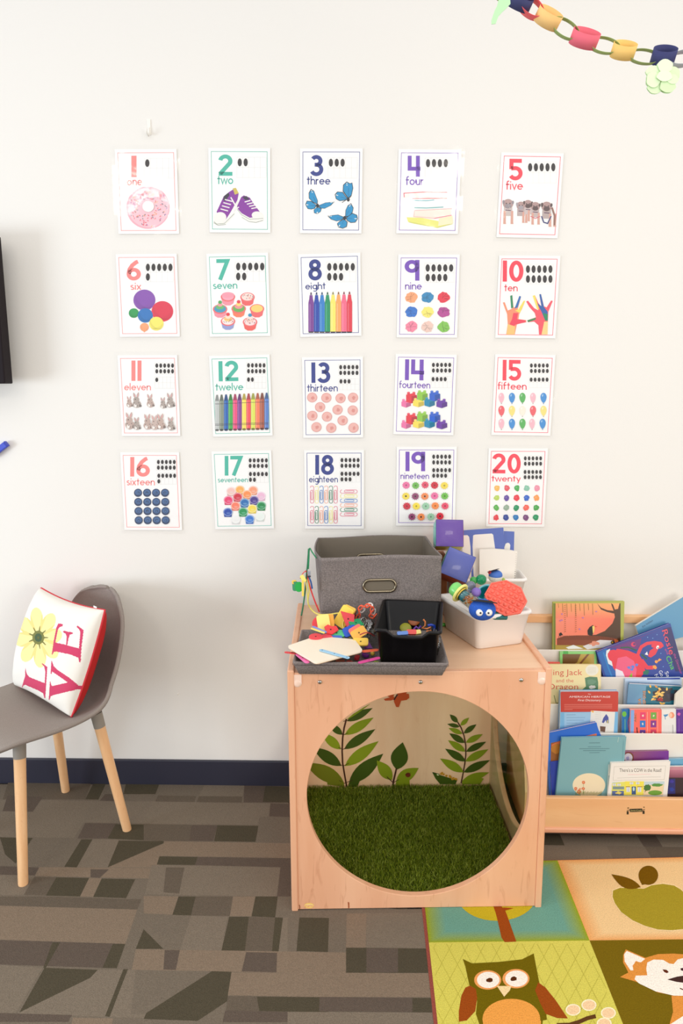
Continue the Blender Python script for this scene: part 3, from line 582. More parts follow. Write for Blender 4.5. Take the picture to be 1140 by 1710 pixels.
def p19(a):
    Pk, G, R_, D, Y, O, M, L = (240, 120, 165), (120, 190, 84), (234, 84, 110), (214, 40, 60), (248, 222, 80), (246, 144, 80), (150, 70, 110), (160, 205, 170)
    rows = (((752, 875, Pk), (812, 877, G), (872, 873, R_), (932, 875, D), (994, 877, Y)), ((750, 944, Y), (810, 945, M), (870, 945, O), (932, 942, Pk), (996, 943, G)), ((756, 1007, D), (816, 1007, Y), (876, 1007, L), (936, 1005, O), (998, 1006, R_)), ((788, 1074, M), (846, 1075, O), (908, 1074, L), (966, 1070, D)))
    for r, row in enumerate(rows):
        for x, y, c in row:
            n = 12
            for k in range(n): t = 2*pi*k/n+.2; a.leaf((x, y), (x+26*cos(t), y+25*sin(t)), 6 if c in (G, R_, M) else 8, c)
            a.ell(x, y, 6, 6, (60, 40, 40) if c in (M, O, Y, D) and r % 2 else tuple(int(v*.7) for v in c), n=10)
poster(19, ZT, PUR, [(707, 650), (1051, 651), (1046, 1112), (706, 1112)], (748, 872, 662, 786), (716, 896, 809, 835), [(914, 676, 1040, 748), (914, 762, 1040, 832)], p19, None, 'rows of flower heads')
def p20(a):
    cs = ((248, 190, 90), (232, 90, 100), (76, 176, 84), (140, 200, 170), (240, 150, 170), (190, 216, 90), (100, 70, 160), (236, 50, 66), (40, 100, 200), (250, 160, 80), (90, 180, 70), (150, 175, 150), (10, 150, 90), (246, 100, 80), (70, 170, 70), (234, 50, 60), (30, 60, 150), (20, 120, 190), (120, 60, 120), (10, 150, 90))
    for k, c in enumerate(cs):
        x, y = 464+k % 5*86-k//5*3, 1218+k//5*85; a.blob(x, y, 28, 30, c, .14, 13, seed=k); a.blob(x-5, y-5, 10, 9, tuple(min(255, int(v*.75+60)) for v in c), .2, 9, seed=k+50)
poster(20, ZU, RED, [(409, 898), (873, 902), (852, 1525), (397, 1525)], (422, 668, 920, 1090), (416, 664, 1125, 1160), [(692, 938, 858, 1030), (690, 1056, 856, 1146)], p20, None, 'rows of paint blots')
# ---------------------------------------------------------------- play cube
maple = wood('maple plywood', (230, 169, 130), (240, 186, 148), (198, 132, 96), (5, 5, .8))
maple_l = wood('maple plywood back', (236, 190, 144), (246, 208, 164), (222, 172, 128), (5, 5, .8), .35)
maple_t = wood('maple top', (236, 190, 150), (246, 206, 170), (222, 168, 130), (.9, 6, 6), .3)
maple_e = wood('plywood edge', (206, 132, 92), (232, 178, 142), (170, 96, 60), (40, 40, 1.5), .5)
CX0, CY0, CR, CW, CHh, CDp = -.2037, -.6475, .0447, .7013, .70, .602
cube = empty('play_cube', (CX0, CY0, .008), CR, label='maple play cube with a round opening and a green turf floor', cat='play cube')
CM = T(CX0, CY0, .008) @ RZ(CR)
def holed(x0, z0, x1, z1, cx, cz, r, y0, y1, m=I4, n=96):
    angs = sorted([2*pi*k/n for k in range(n)]+[math.atan2(z-cz, x-cx) % (2*pi) for x in (x0, x1) for z in (z0, z1)])
    mb = MB(); V = []
    for a in angs:
        c, q = cos(a), sin(a); t = min((x1-cx)/c if c > 1e-9 else 9, (x0-cx)/c if c < -1e-9 else 9, (z1-cz)/q if q > 1e-9 else 9, (z0-cz)/q if q < -1e-9 else 9)
        V += [(cx+r*c, y0, cz+r*q), (cx+t*c, y0, cz+t*q), (cx+r*c, y1, cz+r*q), (cx+t*c, y1, cz+t*q)]
    Fc = []; N = len(angs)
    for i in range(N):
        j = (i+1) % N; a, b = 4*i, 4*j
        Fc += [(a, a+1, b+1, b), (a+2, b+2, b+3, a+3), (a, b, b+2, a+2), (a+1, a+3, b+3, b+1)]
    return mb.add(V, Fc, m)
t_ = .018
holed(t_, 0, CW-t_, CHh, .350, .341, .3035, 0, t_).build('front_panel', maple, cube, bevel=.0015)
holed(-.004, -.004, CDp, CHh+.008, .32, .345, .265, 0, t_, T(t_, 0, 0) @ RZ(pi/2)).build('side_panel', maple, cube, bevel=.004)  # opening added on this unseen side to let light into the cube
holed(-.004, -.004, CDp, CHh+.008, .32, .345, .265, 0, t_, T(CW, 0, 0) @ RZ(pi/2)).build('side_panel', maple, cube, bevel=.004, label='side panel with a round opening')
MB().box((t_, t_, CHh-t_), (CW-t_, CDp, CHh)).build('top_panel', maple_t, cube)
MB().box((t_, t_, 0), (CW-t_, CDp-t_, .014)).build('bottom_panel', maple, cube)
MB().box((t_, CDp-t_, 0), (CW-t_, CDp, CHh-t_)).build('back_panel', maple_l, cube)
acr = clearfilm('acrylic sheet', .04, (236, 244, 236), 0, 3, .03, .02, .10)
MB().box((CW-t_-.004, t_+.002, .02), (CW-t_-.001, CDp-t_-.002, CHh-t_-.002)).build('acrylic_pane', acr, cube)
chrome = mat((190, 186, 178), .25, 1)
for px, py in ((534, 1139), (702, 1139), (870, 1135.5)):
    q = CM.inverted() @ hit(px, py, CM @ Vector((0, 0, 0)), CM.to_3x3() @ Vector((0, 1, 0)))
    MB().lathe([(0, .0035), (.003, .0035), (.0052, .002), (.0058, 0)], 20, T(q.x, 0, q.z) @ RX(pi/2)).lathe([(0, .0037), (.0018, .0037)], 6, T(q.x, 0, q.z) @ RX(pi/2)).build('bolt', chrome, cube)
bump_m = mat((252, 218, 196), .25, coat=.3)
for x in (.026, CW-.026):
    MB().lathe([(0, .003), (.007, .003), (.011, .001), (.012, 0)], 24, T(x, 0, CHh-.028) @ RX(pi/2)).box((x-.0115, -.002, CHh-.028), (x+.0115, 0, CHh-.004)).build('corner_bumper', bump_m, cube)
# turf
r = random.Random(11); g = MB(); GV = []; GF = []; GC = []
tx0, tx1, ty0, ty1 = t_+.003, CW-t_-.006, t_+.003, CDp-t_-.003
cols = [lin(c) for c in ((116, 134, 22), (136, 150, 34), (92, 110, 14), (152, 164, 66), (104, 122, 22))]
g.box((tx0, ty0, .014), (tx1, ty1, .021), col=lin((60, 80, 10)))
for k in range(42000):
    x = r.uniform(tx0, tx1); y = r.uniform(ty0, ty1); a = r.random()*6.283; h = r.uniform(.010, .019); w = .0010; dx, dy = r.gauss(0, .004), r.gauss(0, .004)-.0015; c, q = cos(a)*w, sin(a)*w
    x2 = min(max(x+dx*1.6, tx0), tx1); y2 = min(max(y+dy*1.6, ty0), ty1); xm = min(max(x+dx*.5, tx0), tx1); ym = min(max(y+dy*.5, ty0), ty1)
    n = len(g.v); g.v += [(x-c, y-q, .02), (x+c, y+q, .02), (xm+c*.8, ym+q*.8, .021+h*.6), (xm-c*.8, ym-q*.8, .021+h*.6), (x2, y2, .021+h)]
    cc = cols[int(r.random()*5)]; g.f += [[n, n+1, n+2, n+3], [n+3, n+2, n+4]]; g.sm += [False, False]; g.c += [cc, cc]
g.build('turf', mat('print', .6, spec=.25, name='turf blades'), cube, kind='stuff')
# printed garden on the inside of the back panel
bo = CM @ Vector((0, CDp-t_-.0006, 0)); bu = CM.to_3x3() @ Vector((1, 0, 0))
def mural(a, nm):
    o = a.build(nm, None, rough=.4); o.parent = cube; o.matrix_basis = CM.inverted() @ o.matrix_basis; a.mb = MB()
a = Art(bo, bu, (0, 0, 1), (500, 1150, 5.182)); LG, DG, ST = (134, 150, 24), (64, 84, 14), (70, 34, 20)
FERN = [((410, 282), (632, 168), 34, DG), ((390, 400), (640, 250), 40, LG), ((385, 524), (656, 350), 42, DG), ((392, 670), (684, 454), 50, LG), ((425, 822), (724, 562), 62, DG), ((372, 398), (250, 300), 30, DG), ((356, 525), (190, 380), 40, LG), ((362, 668), (110, 505), 50, DG), ((385, 815), (40, 640), 66, (118, 124, 26))]
for p, q, w, c in FERN: a.leaf(p, q, w, c)
a.line([(405, 262), (385, 340), (372, 430), (368, 540), (372, 640), (385, 720), (408, 850)], 13, ST)
for p, q, w, c in FERN: a.line([(378, p[1]), (p[0]+(q[0]-p[0])*.12, p[1]+(q[1]-p[1])*.12)], 5, ST)
a.poly([(425, 822), (520, 800), (500, 850), (415, 850)], DG); a.poly([(240, 760), (385, 815), (385, 850), (240, 830)], (118, 124, 26)); a.leaf((404, 270), (612, 130), 8, LG)
mural(a, 'printed_fern')
for p, q, w, c in (((840, 702), (892, 464), 74, DG), ((800, 790), (668, 620), 52, LG), ((835, 800), (1030, 686), 52, LG)): a.leaf(p, q, w, c)
a.poly([(835, 800), (950, 790), (955, 850), (830, 850)], LG); a.line([(838, 690), (812, 800), (806, 850)], 14, ST); a.line([(808, 812), (755, 762)], 7, ST); a.line([(812, 812), (860, 785)], 5, ST)
a.ell(938, 746, 23, 20, (110, 40, 20)); a.line([(962, 728), (912, 745)], 3, (50, 24, 14)); mural(a, 'printed_sprout')
OR = (196, 78, 30); a.poly([(728, 90), (760, 80), (815, 68), (828, 90), (790, 102), (740, 104)], OR); a.poly([(820, 85), (835, 70), (900, 42), (945, 45), (948, 80), (925, 98), (878, 105), (858, 160), (835, 158), (815, 110)], OR)
a.leaf((800, 80), (760, -30), 40, OR); a.leaf((850, 60), (930, -40), 46, OR); a.line([(846, 50), (816, 98)], 12, ST); mural(a, 'printed_butterfly')
a.z = (700, 1150, 6.333)
a.line([(375, 320), (405, 355), (440, 410), (472, 500), (490, 600), (490, 700), (478, 800), (462, 890), (440, 1000)], 12, ST)
for p, q, w, c in (((405, 357), (322, 272), 27, DG), ((435, 390), (524, 306), 24, LG), ((425, 402), (294, 374), 22, DG), ((455, 476), (308, 416), 26, LG), ((470, 472), (602, 376), 28, DG), ((478, 572), (316, 472), 34, DG), ((492, 570), (668, 480), 32, LG), ((484, 664), (302, 545), 36, LG), ((494, 665), (705, 560), 34, DG), ((486, 768), (272, 634), 40, DG), ((486, 768), (728, 640), 40, LG), ((466, 882), (218, 738), 46, LG), ((468, 884), (746, 754), 42, DG), ((452, 975), (738, 884), 40, LG)): a.leaf(p, q, w, c)
a.poly([(452, 970), (560, 920), (680, 950), (640, 1010), (450, 1010)], LG); mural(a, 'printed_fern')
a.poly([(135, 882), (180, 900), (290, 935), (400, 965), (380, 1010), (220, 1010), (170, 950)], DG)
for x, y in ((232, 900), (255, 905), (285, 920), (322, 925), (330, 935), (360, 945), (385, 955), (350, 955), (240, 890)): a.blob(x, y, 17, 15, (206, 150, 40), .2); a.ell(x, y, 4, 4, (150, 60, 30), n=8)
a.ell(196, 905, 13, 12, (240, 240, 180)); a.line([(140, 885), (210, 905)], 8, (34, 60, 20)); mural(a, 'printed_caterpillar')
# maker's oval on the front panel
a = Art(CM @ Vector((0, -.0003, 0)), bu, (0, 0, 1), (480, 1490, 14.25)); a.ell(512, 316, 112, 64, (250, 206, 110), n=28); a.ell(512, 316, 104, 34, (252, 222, 150), n=28); a.text('angeles', 512, 338, 46, (222, 70, 30), w=190, align='c')
mural(a, 'maker_badge')
a.poly([(272, 300), (290, 296), (302, 350), (296, 425), (284, 420), (282, 350)], (140, 70, 34))
mural(a, 'wood_nick')
a.z = (460, 1100, 2.375); a.poly([(286, 965), (292, 966), (293, 988), (288, 990)], (170, 92, 56))
mural(a, 'wood_nick')
# ---------------------------------------------------------------- chair and cushion
CC = Vector((-1.05, -.31, 0)); chr_ = empty('side_chair', CC, math.atan2(-.63, .777), label='grey moulded shell chair with light wooden legs', cat='chair')
CI = (T(*CC) @ RZ(math.atan2(-.63, .777))).inverted()
shell_m = mat((146, 135, 126), .8, bump=.2, bscale=500, vary=.12, name='grey moulded shell')
prof = [(-.222, .424, .10, .0), (-.214, .436, .165, .0), (-.19, .446, .192, .004), (-.14, .449, .207, .01), (-.06, .443, .216, .016), (.02, .437, .217, .024), (.09, .438, .214, .034), (.15, .452, .210, .045), (.195, .487, .205, .052), (.222, .54, .202, .052), (.238, .60, .200, .047), (.250, .66, .194, .042), (.262, .715, .176, .038), (.270, .752, .142, .034), (.275, .774, .098, .022), (.276, .782, .068, .014), (.277, .786, .040, .008), (.2775, .788, .012, .002)]
def smooth(P, t):
    x = t*(len(P)-1); i = min(int(x), len(P)-2); f = x-i; g_ = lambda k: P[max(0, min(len(P)-1, k))]
    return [.5*((2*b)+(-a_+c)*f+(2*a_-5*b+4*c-d)*f*f+(-a_+3*b-3*c+d)*f**3) for a_, b, c, d in zip(g_(i-1), g_(i), g_(i+1), g_(i+2))]
def shellp(s_, t_2):
    b, z, hw, k = smooth(prof, t_2); hw *= 1-.125*min(1, max(0, (b-.1)/.1)); z -= .012*min(1, max(0, (z-.5)/.2)); b2, z2, _, _ = smooth(prof, min(1, t_2+.01)); b1, z1, _, _ = smooth(prof, max(0, t_2-.01))
    tx, tz = b2-b1, z2-z1; L = math.hypot(tx, tz); nx, nz = -tz/L, tx/L; v = (s_-.5)*2; vv = sin(v*pi/2)*.35+v*.65
    return (vv*max(hw, .004), b+nx*k*v*v, z+nz*k*v*v)
MB().grid(shellp, 41, 64).build('seat_shell', shell_m, chr_, solid=.013)
legw = wood('beech leg', (238, 186, 134), (246, 200, 150), (214, 150, 100), (20, 20, 2), .4)
coll = mat((150, 142, 130), .6)
LB = [(-1.01, -.56), (-.787, -.288), (-1.0885, -.0615), (-1.312, -.334)]
for x, y in LB:
    p = CI @ Vector((x, y, 0)); c = Vector((0, 0, 0)); tp = p+(c-p)*.30; tp.z = .435; d = (tp-p)
    MB().tube([p+d*k for k in (0, .02, .3, .6, .862)], [.0125, .0145, .0155, .0165, .0175], 20).build('leg', legw, chr_)
    MB().tube([p+d*k for k in (.86, .9, .97)], [.0182, .0186, .019], 20).build('leg_collar', coll, chr_)
def inpoly(p, P):
    x, y = p; c = False; n = len(P)
    for i in range(n):
        x1, y1 = P[i]; x2, y2 = P[i-1]
        if (y1 > y) != (y2 > y) and x < (x2-x1)*(y-y1)/(y2-y1)+x1: c = not c
    return c
BLp, BRp, TLp, TRp = Vector((-1.192, -.152, .452)), Vector((-.905, -.384, .452)), Vector((-1.113, -.078, .775)), Vector((-.812, -.300, .768))
pu = ((BRp-BLp)+(TRp-TLp)).normalized(); pv = ((TLp-BLp)+(TRp-BRp)); pv = (pv-pu*pv.dot(pu)).normalized(); pn = pu.cross(pv); pc = (BLp+BRp+TLp+TRp)/4
def pill(s_, t_2, side):
    u = (s_-.5)*2; v = (t_2-.5)*2; e = max(0, 1-abs(u)**2.6)*max(0, 1-abs(v)**2.6)
    q = (BLp*(1-s_)+BRp*s_)*(1-t_2)+(TLp*(1-s_)+TRp*s_)*t_2
    pin = .012*(1-u*u)*v-0; q = q-pv*pin+pu*.010*(1-v*v)*u
    wr = .0016*sin(u*19+v*5)*(abs(u)**2)+.0014*sin(v*23-u*7)*(abs(v)**3)
    return q+pn*(side*(.066*e**.36+wr*e**.3)+.0)
Zc = (20, 970, 6.333)
EP = [[(492, 448), (540, 462), (535, 478), (500, 492), (485, 520), (458, 652), (572, 676), (578, 590), (566, 555), (540, 545), (540, 526), (640, 546), (646, 558), (610, 570), (600, 600), (585, 680), (708, 712), (722, 545), (712, 515), (684, 488), (690, 470), (758, 522), (735, 700), (726, 862), (712, 860), (700, 812), (620, 780), (470, 748), (440, 752), (428, 785), (420, 780), (440, 640), (468, 500)],
      [(416, 845), (424, 850), (440, 900), (480, 940), (600, 1020), (712, 1110), (710, 1144), (640, 1160), (440, 1208), (410, 1222), (396, 1260), (388, 1258), (400, 1065), (408, 1062), (414, 1100), (425, 1112), (600, 1072), (595, 1078), (470, 990), (425, 960), (416, 985), (408, 980)],
      [(145, 918), (150, 960), (160, 990), (185, 1018), (345, 1082), (352, 960), (340, 905), (314, 878), (320, 870), (374, 910), (352, 1242), (342, 1240), (330, 1190), (280, 1160), (140, 1100), (120, 1108), (112, 1128), (104, 1125), (125, 1050), (140, 1005), (138, 950)]]
NN = 230
def pilcol(i, j):
    p = pill((i+.5)/(NN-1), (j+.5)/(NN-1), 1); px, py = proj(Vector(p)); z = ((px-Zc[0])*Zc[2], (py-Zc[1])*Zc[2])
    for P in EP:
        if inpoly(z, P): return lin((206, 62, 100))
    dx, dy = z[0]-278, (z[1]-600)*.85
    t = math.atan2(dy, dx); d = math.hypot(dx*1.0, dy)
    if d < 38: return lin((70, 92, 60)) if d > 12 else lin((96, 100, 50))
    if d < 62+48*max(0, cos(t*9))**4 and d < 105: return lin((120, 122, 62))
    if d < 165+85*abs(cos(t*4+.4))**.8*(1+.25*abs(sin(t))): return lin((248, 228, 156)) if cos(t*8+.8) > -.6 else lin((248, 216, 132))
    return lin((240, 235, 224))
cush = empty('throw_cushion', pc, label='white cushion printed with a sunflower and the letters L V E', cat='cushion')
def rel(fn): return lambda s_, t_2: fn(s_, t_2)-pc
MB().grid(rel(lambda s_, t_2: pill(s_, t_2, 1)), NN, NN, cf=pilcol).build('printed_front', mat('print', .85, bump=.25, bscale=700, name='printed cotton'), cush)
MB().grid(rel(lambda s_, t_2: pill(s_, t_2, -1)), 60, 60, flip=True).build('red_back', mat((196, 30, 30), .85, bump=.2, bscale=600), cush)
ed = [(k/30, 0) for k in range(30)]+[(1, k/30) for k in range(30)]+[(1-k/30, 1) for k in range(30)]+[(0, 1-k/30) for k in range(30)]
MB().tube([pill(s_, t_2, 1)-pc-pn*.001 for s_, t_2 in ed], .0032, 8, closed=True).build('piping', mat((216, 50, 62), .7), cush)
q = pill(.87, 1, 1)-pc; MB().box((-.009, -.0005, -.006), (.009, .0005, .008), T(*q) @ RZ(-.7)).build('care_tag', mat((250, 250, 248), .6), cush)
# ---------------------------------------------------------------- things on the wall, left
tv = empty('wall_screen', (-1.55, -.03, 1.70), label='dark wall-mounted screen at the left edge of the wall', cat='screen')
MB().box((-.37, -.075, -.232), (.385, -.02, .232)).build('frame', mat((26, 16, 20), .6, spec=.2), tv, bevel=.004)
MB().box((-.345, -.077, -.205), (.362, -.0735, .207)).build('display', mat((16, 18, 26), .08, coat=.5), tv)
MB().box((-.15, -.02, -.1), (.15, .03, .1)).build('wall_bracket', mat((30, 30, 32), .5), tv)
mk = empty('blue_marker', (-1.235, -.012, 1.258), label='blue stick jutting in at the left edge of the wall below the screen', cat='marker')
MB().box((-.055, -.008, -.010), (.012, .008, .010), RY(-.62)).build('barrel', mat((64, 84, 200), .4), mk, bevel=.003)
MB().box((.012, -.0085, -.0105), (.0165, .0085, .0105), RY(-.62)).build('cap', mat((52, 66, 176), .4), mk, bevel=.003)
hk = empty('wall_hook', at(249, 216, 1, 0), label='small clear adhesive hook above the number 1 poster', cat='hook'); hm = mat((244, 240, 230), .2, coat=.5)
MB().box((-.006, -.003, -.018), (.006, 0, .028)).build('backplate', hm, hk, bevel=.002)
MB().tube([(0, -.003, .004), (0, -.006, -.014), (0, -.013, -.022), (-.002, -.021, -.018), (-.003, -.023, -.006)], .003, 10).build('hook', hm, hk)
tag(MB().lathe([(0, .004), (.0022, .003), (.003, 0)], 12, T(*at(297, 1159, 1, 0)) @ RX(pi/2)).build('wall_plug', mat((236, 230, 220), .5)), 'tiny white nub on the bare wall left of the play cube', 'plug')
# ---------------------------------------------------------------- book display shelf
shw = wood('birch shelf', (234, 176, 124), (242, 192, 140), (220, 160, 108), (.8, 6, 6), .3)
brd = mat((240, 234, 224), .45, name='cream laminate board')
SX0, SX1 = .515, 1.55
sh = empty('book_display_shelf', (SX0, 0, 0), label='tiered book display shelf with cream pockets and birch front board', cat='bookshelf')
TY = [-.012, -.07, -.125, -.18, -.235, -.30]; TZ = [.665, .558, .483, .410, .336, .158]
for k in range(5):
    zb = (TZ[k+1]-.085) if k < 4 else .05
    MB().box((.018, TY[k]+(.004 if k else 0), zb), (SX1-SX0-.018, TY[k]+(.010 if k else .008), TZ[k]-(.0 if k else .024))).build('pocket_board', brd, sh, bevel=.0015)
    MB().box((.018, TY[k+1]+.010, max(TZ[k+1]-.092, .044)), (SX1-SX0-.018, TY[k]+.004, max(TZ[k+1]-.085, .05))).build('pocket_floor', brd, sh)
MB().box((.0, -.024, .641), (SX1-SX0, 0, .666)).build('top_rail', shw, sh, bevel=.002)
MB().box((.018, -.316, .052), (SX1-SX0-.018, -.300, .158)).build('front_board', shw, sh, bevel=.003)
MB().box((.0, -.322, .036), (SX1-SX0, -.298, .056)).build('base_trim', wood('trim', (232, 160, 122), (240, 178, 142), (214, 140, 104), (.8, 6, 6)), sh, bevel=.006)
for x in (0, SX1-SX0-.018):
    P = [(0, .03), (-.30, .03), (-.30, .165), (-.24, .345), (-.02, .64), (0, .64)]
    MB().prism(P, 0, .018, T(x, 0, 0) @ Matrix(((0, 0, 1, 0), (1, 0, 0, 0), (0, 1, 0, 0), (0, 0, 0, 1)))).build('side_panel', shw, sh)
for x in (.05, SX1-SX0-.05):
    for y in (-.26, -.05): MB().lathe([(0, 0), (.014, 0), (.014, .022), (.006, .024), (.006, .036), (0, .036)], 16, T(x, y, 0)).build('foot', mat((40, 38, 38), .5), sh)
a = Art((0, -.3163, 0), (1, 0, 0), (0, 0, 1), (1000, 1220, 8.143)); K = (44, 40, 26)
a.poly([(415, 1065), (585, 1060), (588, 1104), (418, 1110)], K); a.rect(375, 1095, 402, 1140, K); a.rect(590, 1088, 618, 1134, K); a.rect(385, 1045, 405, 1062, (120, 88, 50)); a.rect(600, 1035, 618, 1050, (120, 88, 50)); a.line([(380, 1085), (415, 1080)], 8, K); a.line([(588, 1078), (622, 1072)], 8, K)
a.text('Jonti-Craft', 502, 1098, 24, (200, 190, 120), w=150, align='c')
o = a.build('maker_logo'); o.parent = sh; o.matrix_basis = T(-SX0, 0, 0) @ o.matrix_basis
# ------------------------------------------------ books
def book(name, label, quad, pk, z, cover, draw=None, th=.012, lean=.14, dy=0, edge=(240, 236, 226), spine=None, cat='book', group='picture books on the display shelf', rr=.35):
    ct, st = cos(lean), sin(lean); base = Vector((0, TY[pk]+.016+dy, TZ[pk]-.06))
    a = Art(base, (1, 0, 0), (0, st, ct), z); P = [a.uv(p) for p in quad]; cxy = Vector((sum(p[0] for p in P)/4, sum(p[1] for p in P)/4))
    c3 = base+a.U*cxy.x+a.V*cxy.y; root = empty(name, c3+a.N*-.0, label=label, cat=cat, group=group)
    a.poly(quad, cover)
    if draw: draw(a)
    nb = MB(); sc = lambda k: [(cxy.x+(p[0]-cxy.x)*k, cxy.y+(p[1]-cxy.y)*k) for p in P]
    a.mb.prism(P, -.0018, -.0001, col=lin(spine or cover)); a.mb.prism(P, -th, -th+.0018, col=lin(spine or cover))
    if spine: pass
    o = a.build('cover', None, rough=rr); o.parent = root; o.matrix_basis = T(*c3).inverted() @ o.matrix_basis
    pm = Matrix((a.U, a.V, a.N)).transposed().to_4x4(); pm.translation = base-c3
    g2 = MB().prism(sc(.975), -th+.0018, -.0018, pm, lin(edge)); g2.build('pages', PW, root)
    return root
Z3, Z31, Z32, Z33, Z34, Z35 = (900, 980, 4.75), (960, 1020, 6.333), (1000, 1120, 8.143), (905, 1140, 8.143), (905, 1200, 8.143), (1000, 1220, 8.143)
def d_toucan(a):
    a.gquad([(128, 460), (645, 460), (645, 250), (128, 250)], [(252, 140, 110), (252, 140, 110), (253, 124, 96), (253, 150, 124)]); a.gquad([(128, 250), (645, 250), (645, 130), (128, 130)], [(253, 140, 116), (253, 134, 100), (250, 180, 110), (246, 170, 104)])
    a.rect(112, 130, 130, 505, (120, 130, 50)); BR = (84, 56, 34)
    a.poly([(636, 130), (645, 130), (645, 440), (440, 420), (380, 385), (450, 380), (520, 350), (580, 290), (600, 240), (595, 212), (540, 200), (490, 180), (458, 130), (490, 165), (540, 185), (590, 190), (575, 150), (570, 130), (585, 140), (600, 180), (625, 175)], BR)
    a.poly([(140, 410), (200, 390), (300, 385), (400, 385), (520, 395), (620, 410), (625, 440), (560, 470), (140, 462)], (140, 70, 40)); a.poly([(128, 462), (560, 465), (500, 505), (128, 505)], (178, 150, 60))
    for k in range(40): x = 150+k*11.5; a.line([(x, 420), (x+8, 385)], 3, (90, 46, 26))
    a.poly([(385, 380), (382, 345), (400, 318), (425, 302), (436, 315), (428, 370), (418, 388)], (34, 30, 26)); a.poly([(420, 312), (440, 308), (436, 350), (426, 372)], (250, 220, 120)); a.poly([(436, 306), (462, 316), (440, 320)], (230, 80, 60))
    a.poly([(155, 372), (172, 360), (188, 380), (160, 390)], (34, 30, 26))
    a.poly([(345, 470), (480, 420), (580, 425), (620, 440), (560, 475), (380, 495)], (225, 222, 220)); a.blob(430, 450, 50, 22, (230, 150, 120), .3); a.poly([(210, 480), (270, 460), (350, 490), (230, 492)], (236, 240, 236)); a.ell(582, 440, 16, 14, (30, 30, 30)); a.ell(580, 440, 8, 8, (200, 160, 60)); a.poly([(595, 412), (628, 425), (624, 445), (598, 446)], (220, 110, 60))
    for k in range(9): x = 150+k*34; a.line([(x, 132), (x+4, 165+(k*37) % 80)], 2.5, (120, 110, 50))
    for x in (205, 290):
        for k in range(14): a.line([(x-8, 150+k*16), (x+6, 143+k*16)], 2.5, (150, 100, 50))
    for x, y in ((180, 215), (165, 268), (345, 244), (318, 334), (450, 195), (178, 262)): a.blob(x, y, 10, 8, (190, 130, 190), .3)
book('picture_book', 'orange sunset picture book with a toucan under a dark tree', [(110, 122), (676, 115), (664, 600), (106, 600)], 1, Z3, (180, 184, 84), d_toucan, dy=-.012, lean=.08)
def d_sky(a): a.text('the hidden', 820, 325, 17, (30, 50, 80), rot=-33)
book('picture_book', 'plain sky-blue book tilted up behind the dinosaur book', [(765, 310), (1160, 68), (1330, 350), (820, 480)], 1, Z3, (100, 160, 196), d_sky, dy=-.010, lean=.08, spine=(240, 236, 226))
def d_green(a): a.rect(185, 533, 436, 700, (190, 160, 70)); a.poly([(185, 533), (330, 533), (300, 600), (220, 640), (185, 640)], (120, 84, 40)); a.poly([(380, 533), (400, 533), (310, 640), (290, 640)], (130, 80, 50)); a.rect(190, 512, 230, 533, (80, 180, 80))
book('picture_book', 'lime green framed book behind the cream dragon book', [(165, 515), (456, 515), (456, 700), (165, 700)], 2, Z3, (140, 214, 120), d_green, dy=.012)
def d_rosie(a):
    a.z = Z31
    a.poly([(235, 445), (330, 395), (460, 700), (330, 705)], (24, 100, 180)); a.poly([(330, 395), (900, 200), (640, 300), (460, 400)], (86, 40, 130)); a.poly([(420, 380), (700, 290), (680, 400), (500, 420)], (110, 40, 120))
    a.line([(300, 440), (350, 600), (390, 700)], 16, (30, 130, 200)); a.poly([(330, 420), (370, 400), (350, 500), (440, 590), (420, 600), (350, 560), (325, 470)], (230, 236, 240))
    RD = (232, 50, 70); a.blob(400, 470, 60, 65, RD, .06, 24); a.poly([(440, 400), (560, 420), (680, 470), (730, 560), (740, 640), (690, 710), (480, 710), (400, 600), (380, 500)], RD); a.poly([(450, 500), (540, 480), (620, 530), (650, 620), (640, 710), (470, 710), (430, 600)], (240, 92, 130))
    a.line([(660, 470), (680, 420), (700, 380), (760, 345), (840, 335), (900, 345), (920, 370)], 34, RD); a.blob(870, 370, 70, 34, RD, .08, 24); a.poly([(770, 480), (790, 420), (850, 380), (880, 400), (850, 460), (800, 495)], RD); a.ell(872, 385, 14, 20, (250, 250, 250), rot=20); a.ell(874, 392, 5, 7, (20, 20, 20)); a.poly([(735, 460), (760, 430), (770, 470)], (250, 250, 250))
    a.line([(480, 390), (560, 385), (650, 420)], 14, (20, 90, 60)); a.line([(700, 460), (760, 510)], 16, (20, 90, 60)); a.line([(700, 520), (760, 600), (830, 600)], 40, RD)
    for x, y in ((860, 540), (835, 590), (890, 520), (850, 600)): a.blob(x, y, 24, 20, (246, 160, 70), .3)
    for x, y in ((570, 600), (610, 590), (650, 570), (600, 620)): a.blob(x, y, 26, 20, (90, 130, 220), .3)
    a.poly([(565, 700), (600, 655), (605, 710)], (130, 200, 40)); a.blob(750, 650, 40, 36, (10, 110, 90), .25); a.poly([(425, 610), (500, 640), (530, 710), (430, 710)], (236, 230, 240)); a.ell(615, 355, 26, 24, (220, 50, 100)); a.ell(625, 352, 14, 14, (110, 40, 110))
    for x, y in ((765, 280), (820, 290), (865, 252), (930, 590), (905, 450)): a.ell(x, y, 5, 5, (120, 180, 230), n=8)
    a.poly([(1010, 170), (1150, 640), (1060, 640), (930, 190)], (30, 30, 100))
    a.text('Rosie', 915, 210, 62, (240, 70, 90), w=270, rot=72); a.text('and', 945, 405, 26, (200, 80, 150), w=62, rot=66); a.text('the Dinosaur', 1035, 455, 26, (190, 60, 140), w=230, rot=70); a.text('Cha', 955, 490, 52, (90, 200, 80), w=150, rot=66)
    a.text('Go', 880, 640, 40, (235, 238, 245), w=62, rot=66); a.text('N', 835, 680, 40, (235, 238, 245), rot=66); a.text('Sa', 945, 650, 40, (235, 238, 245), w=62, rot=66)
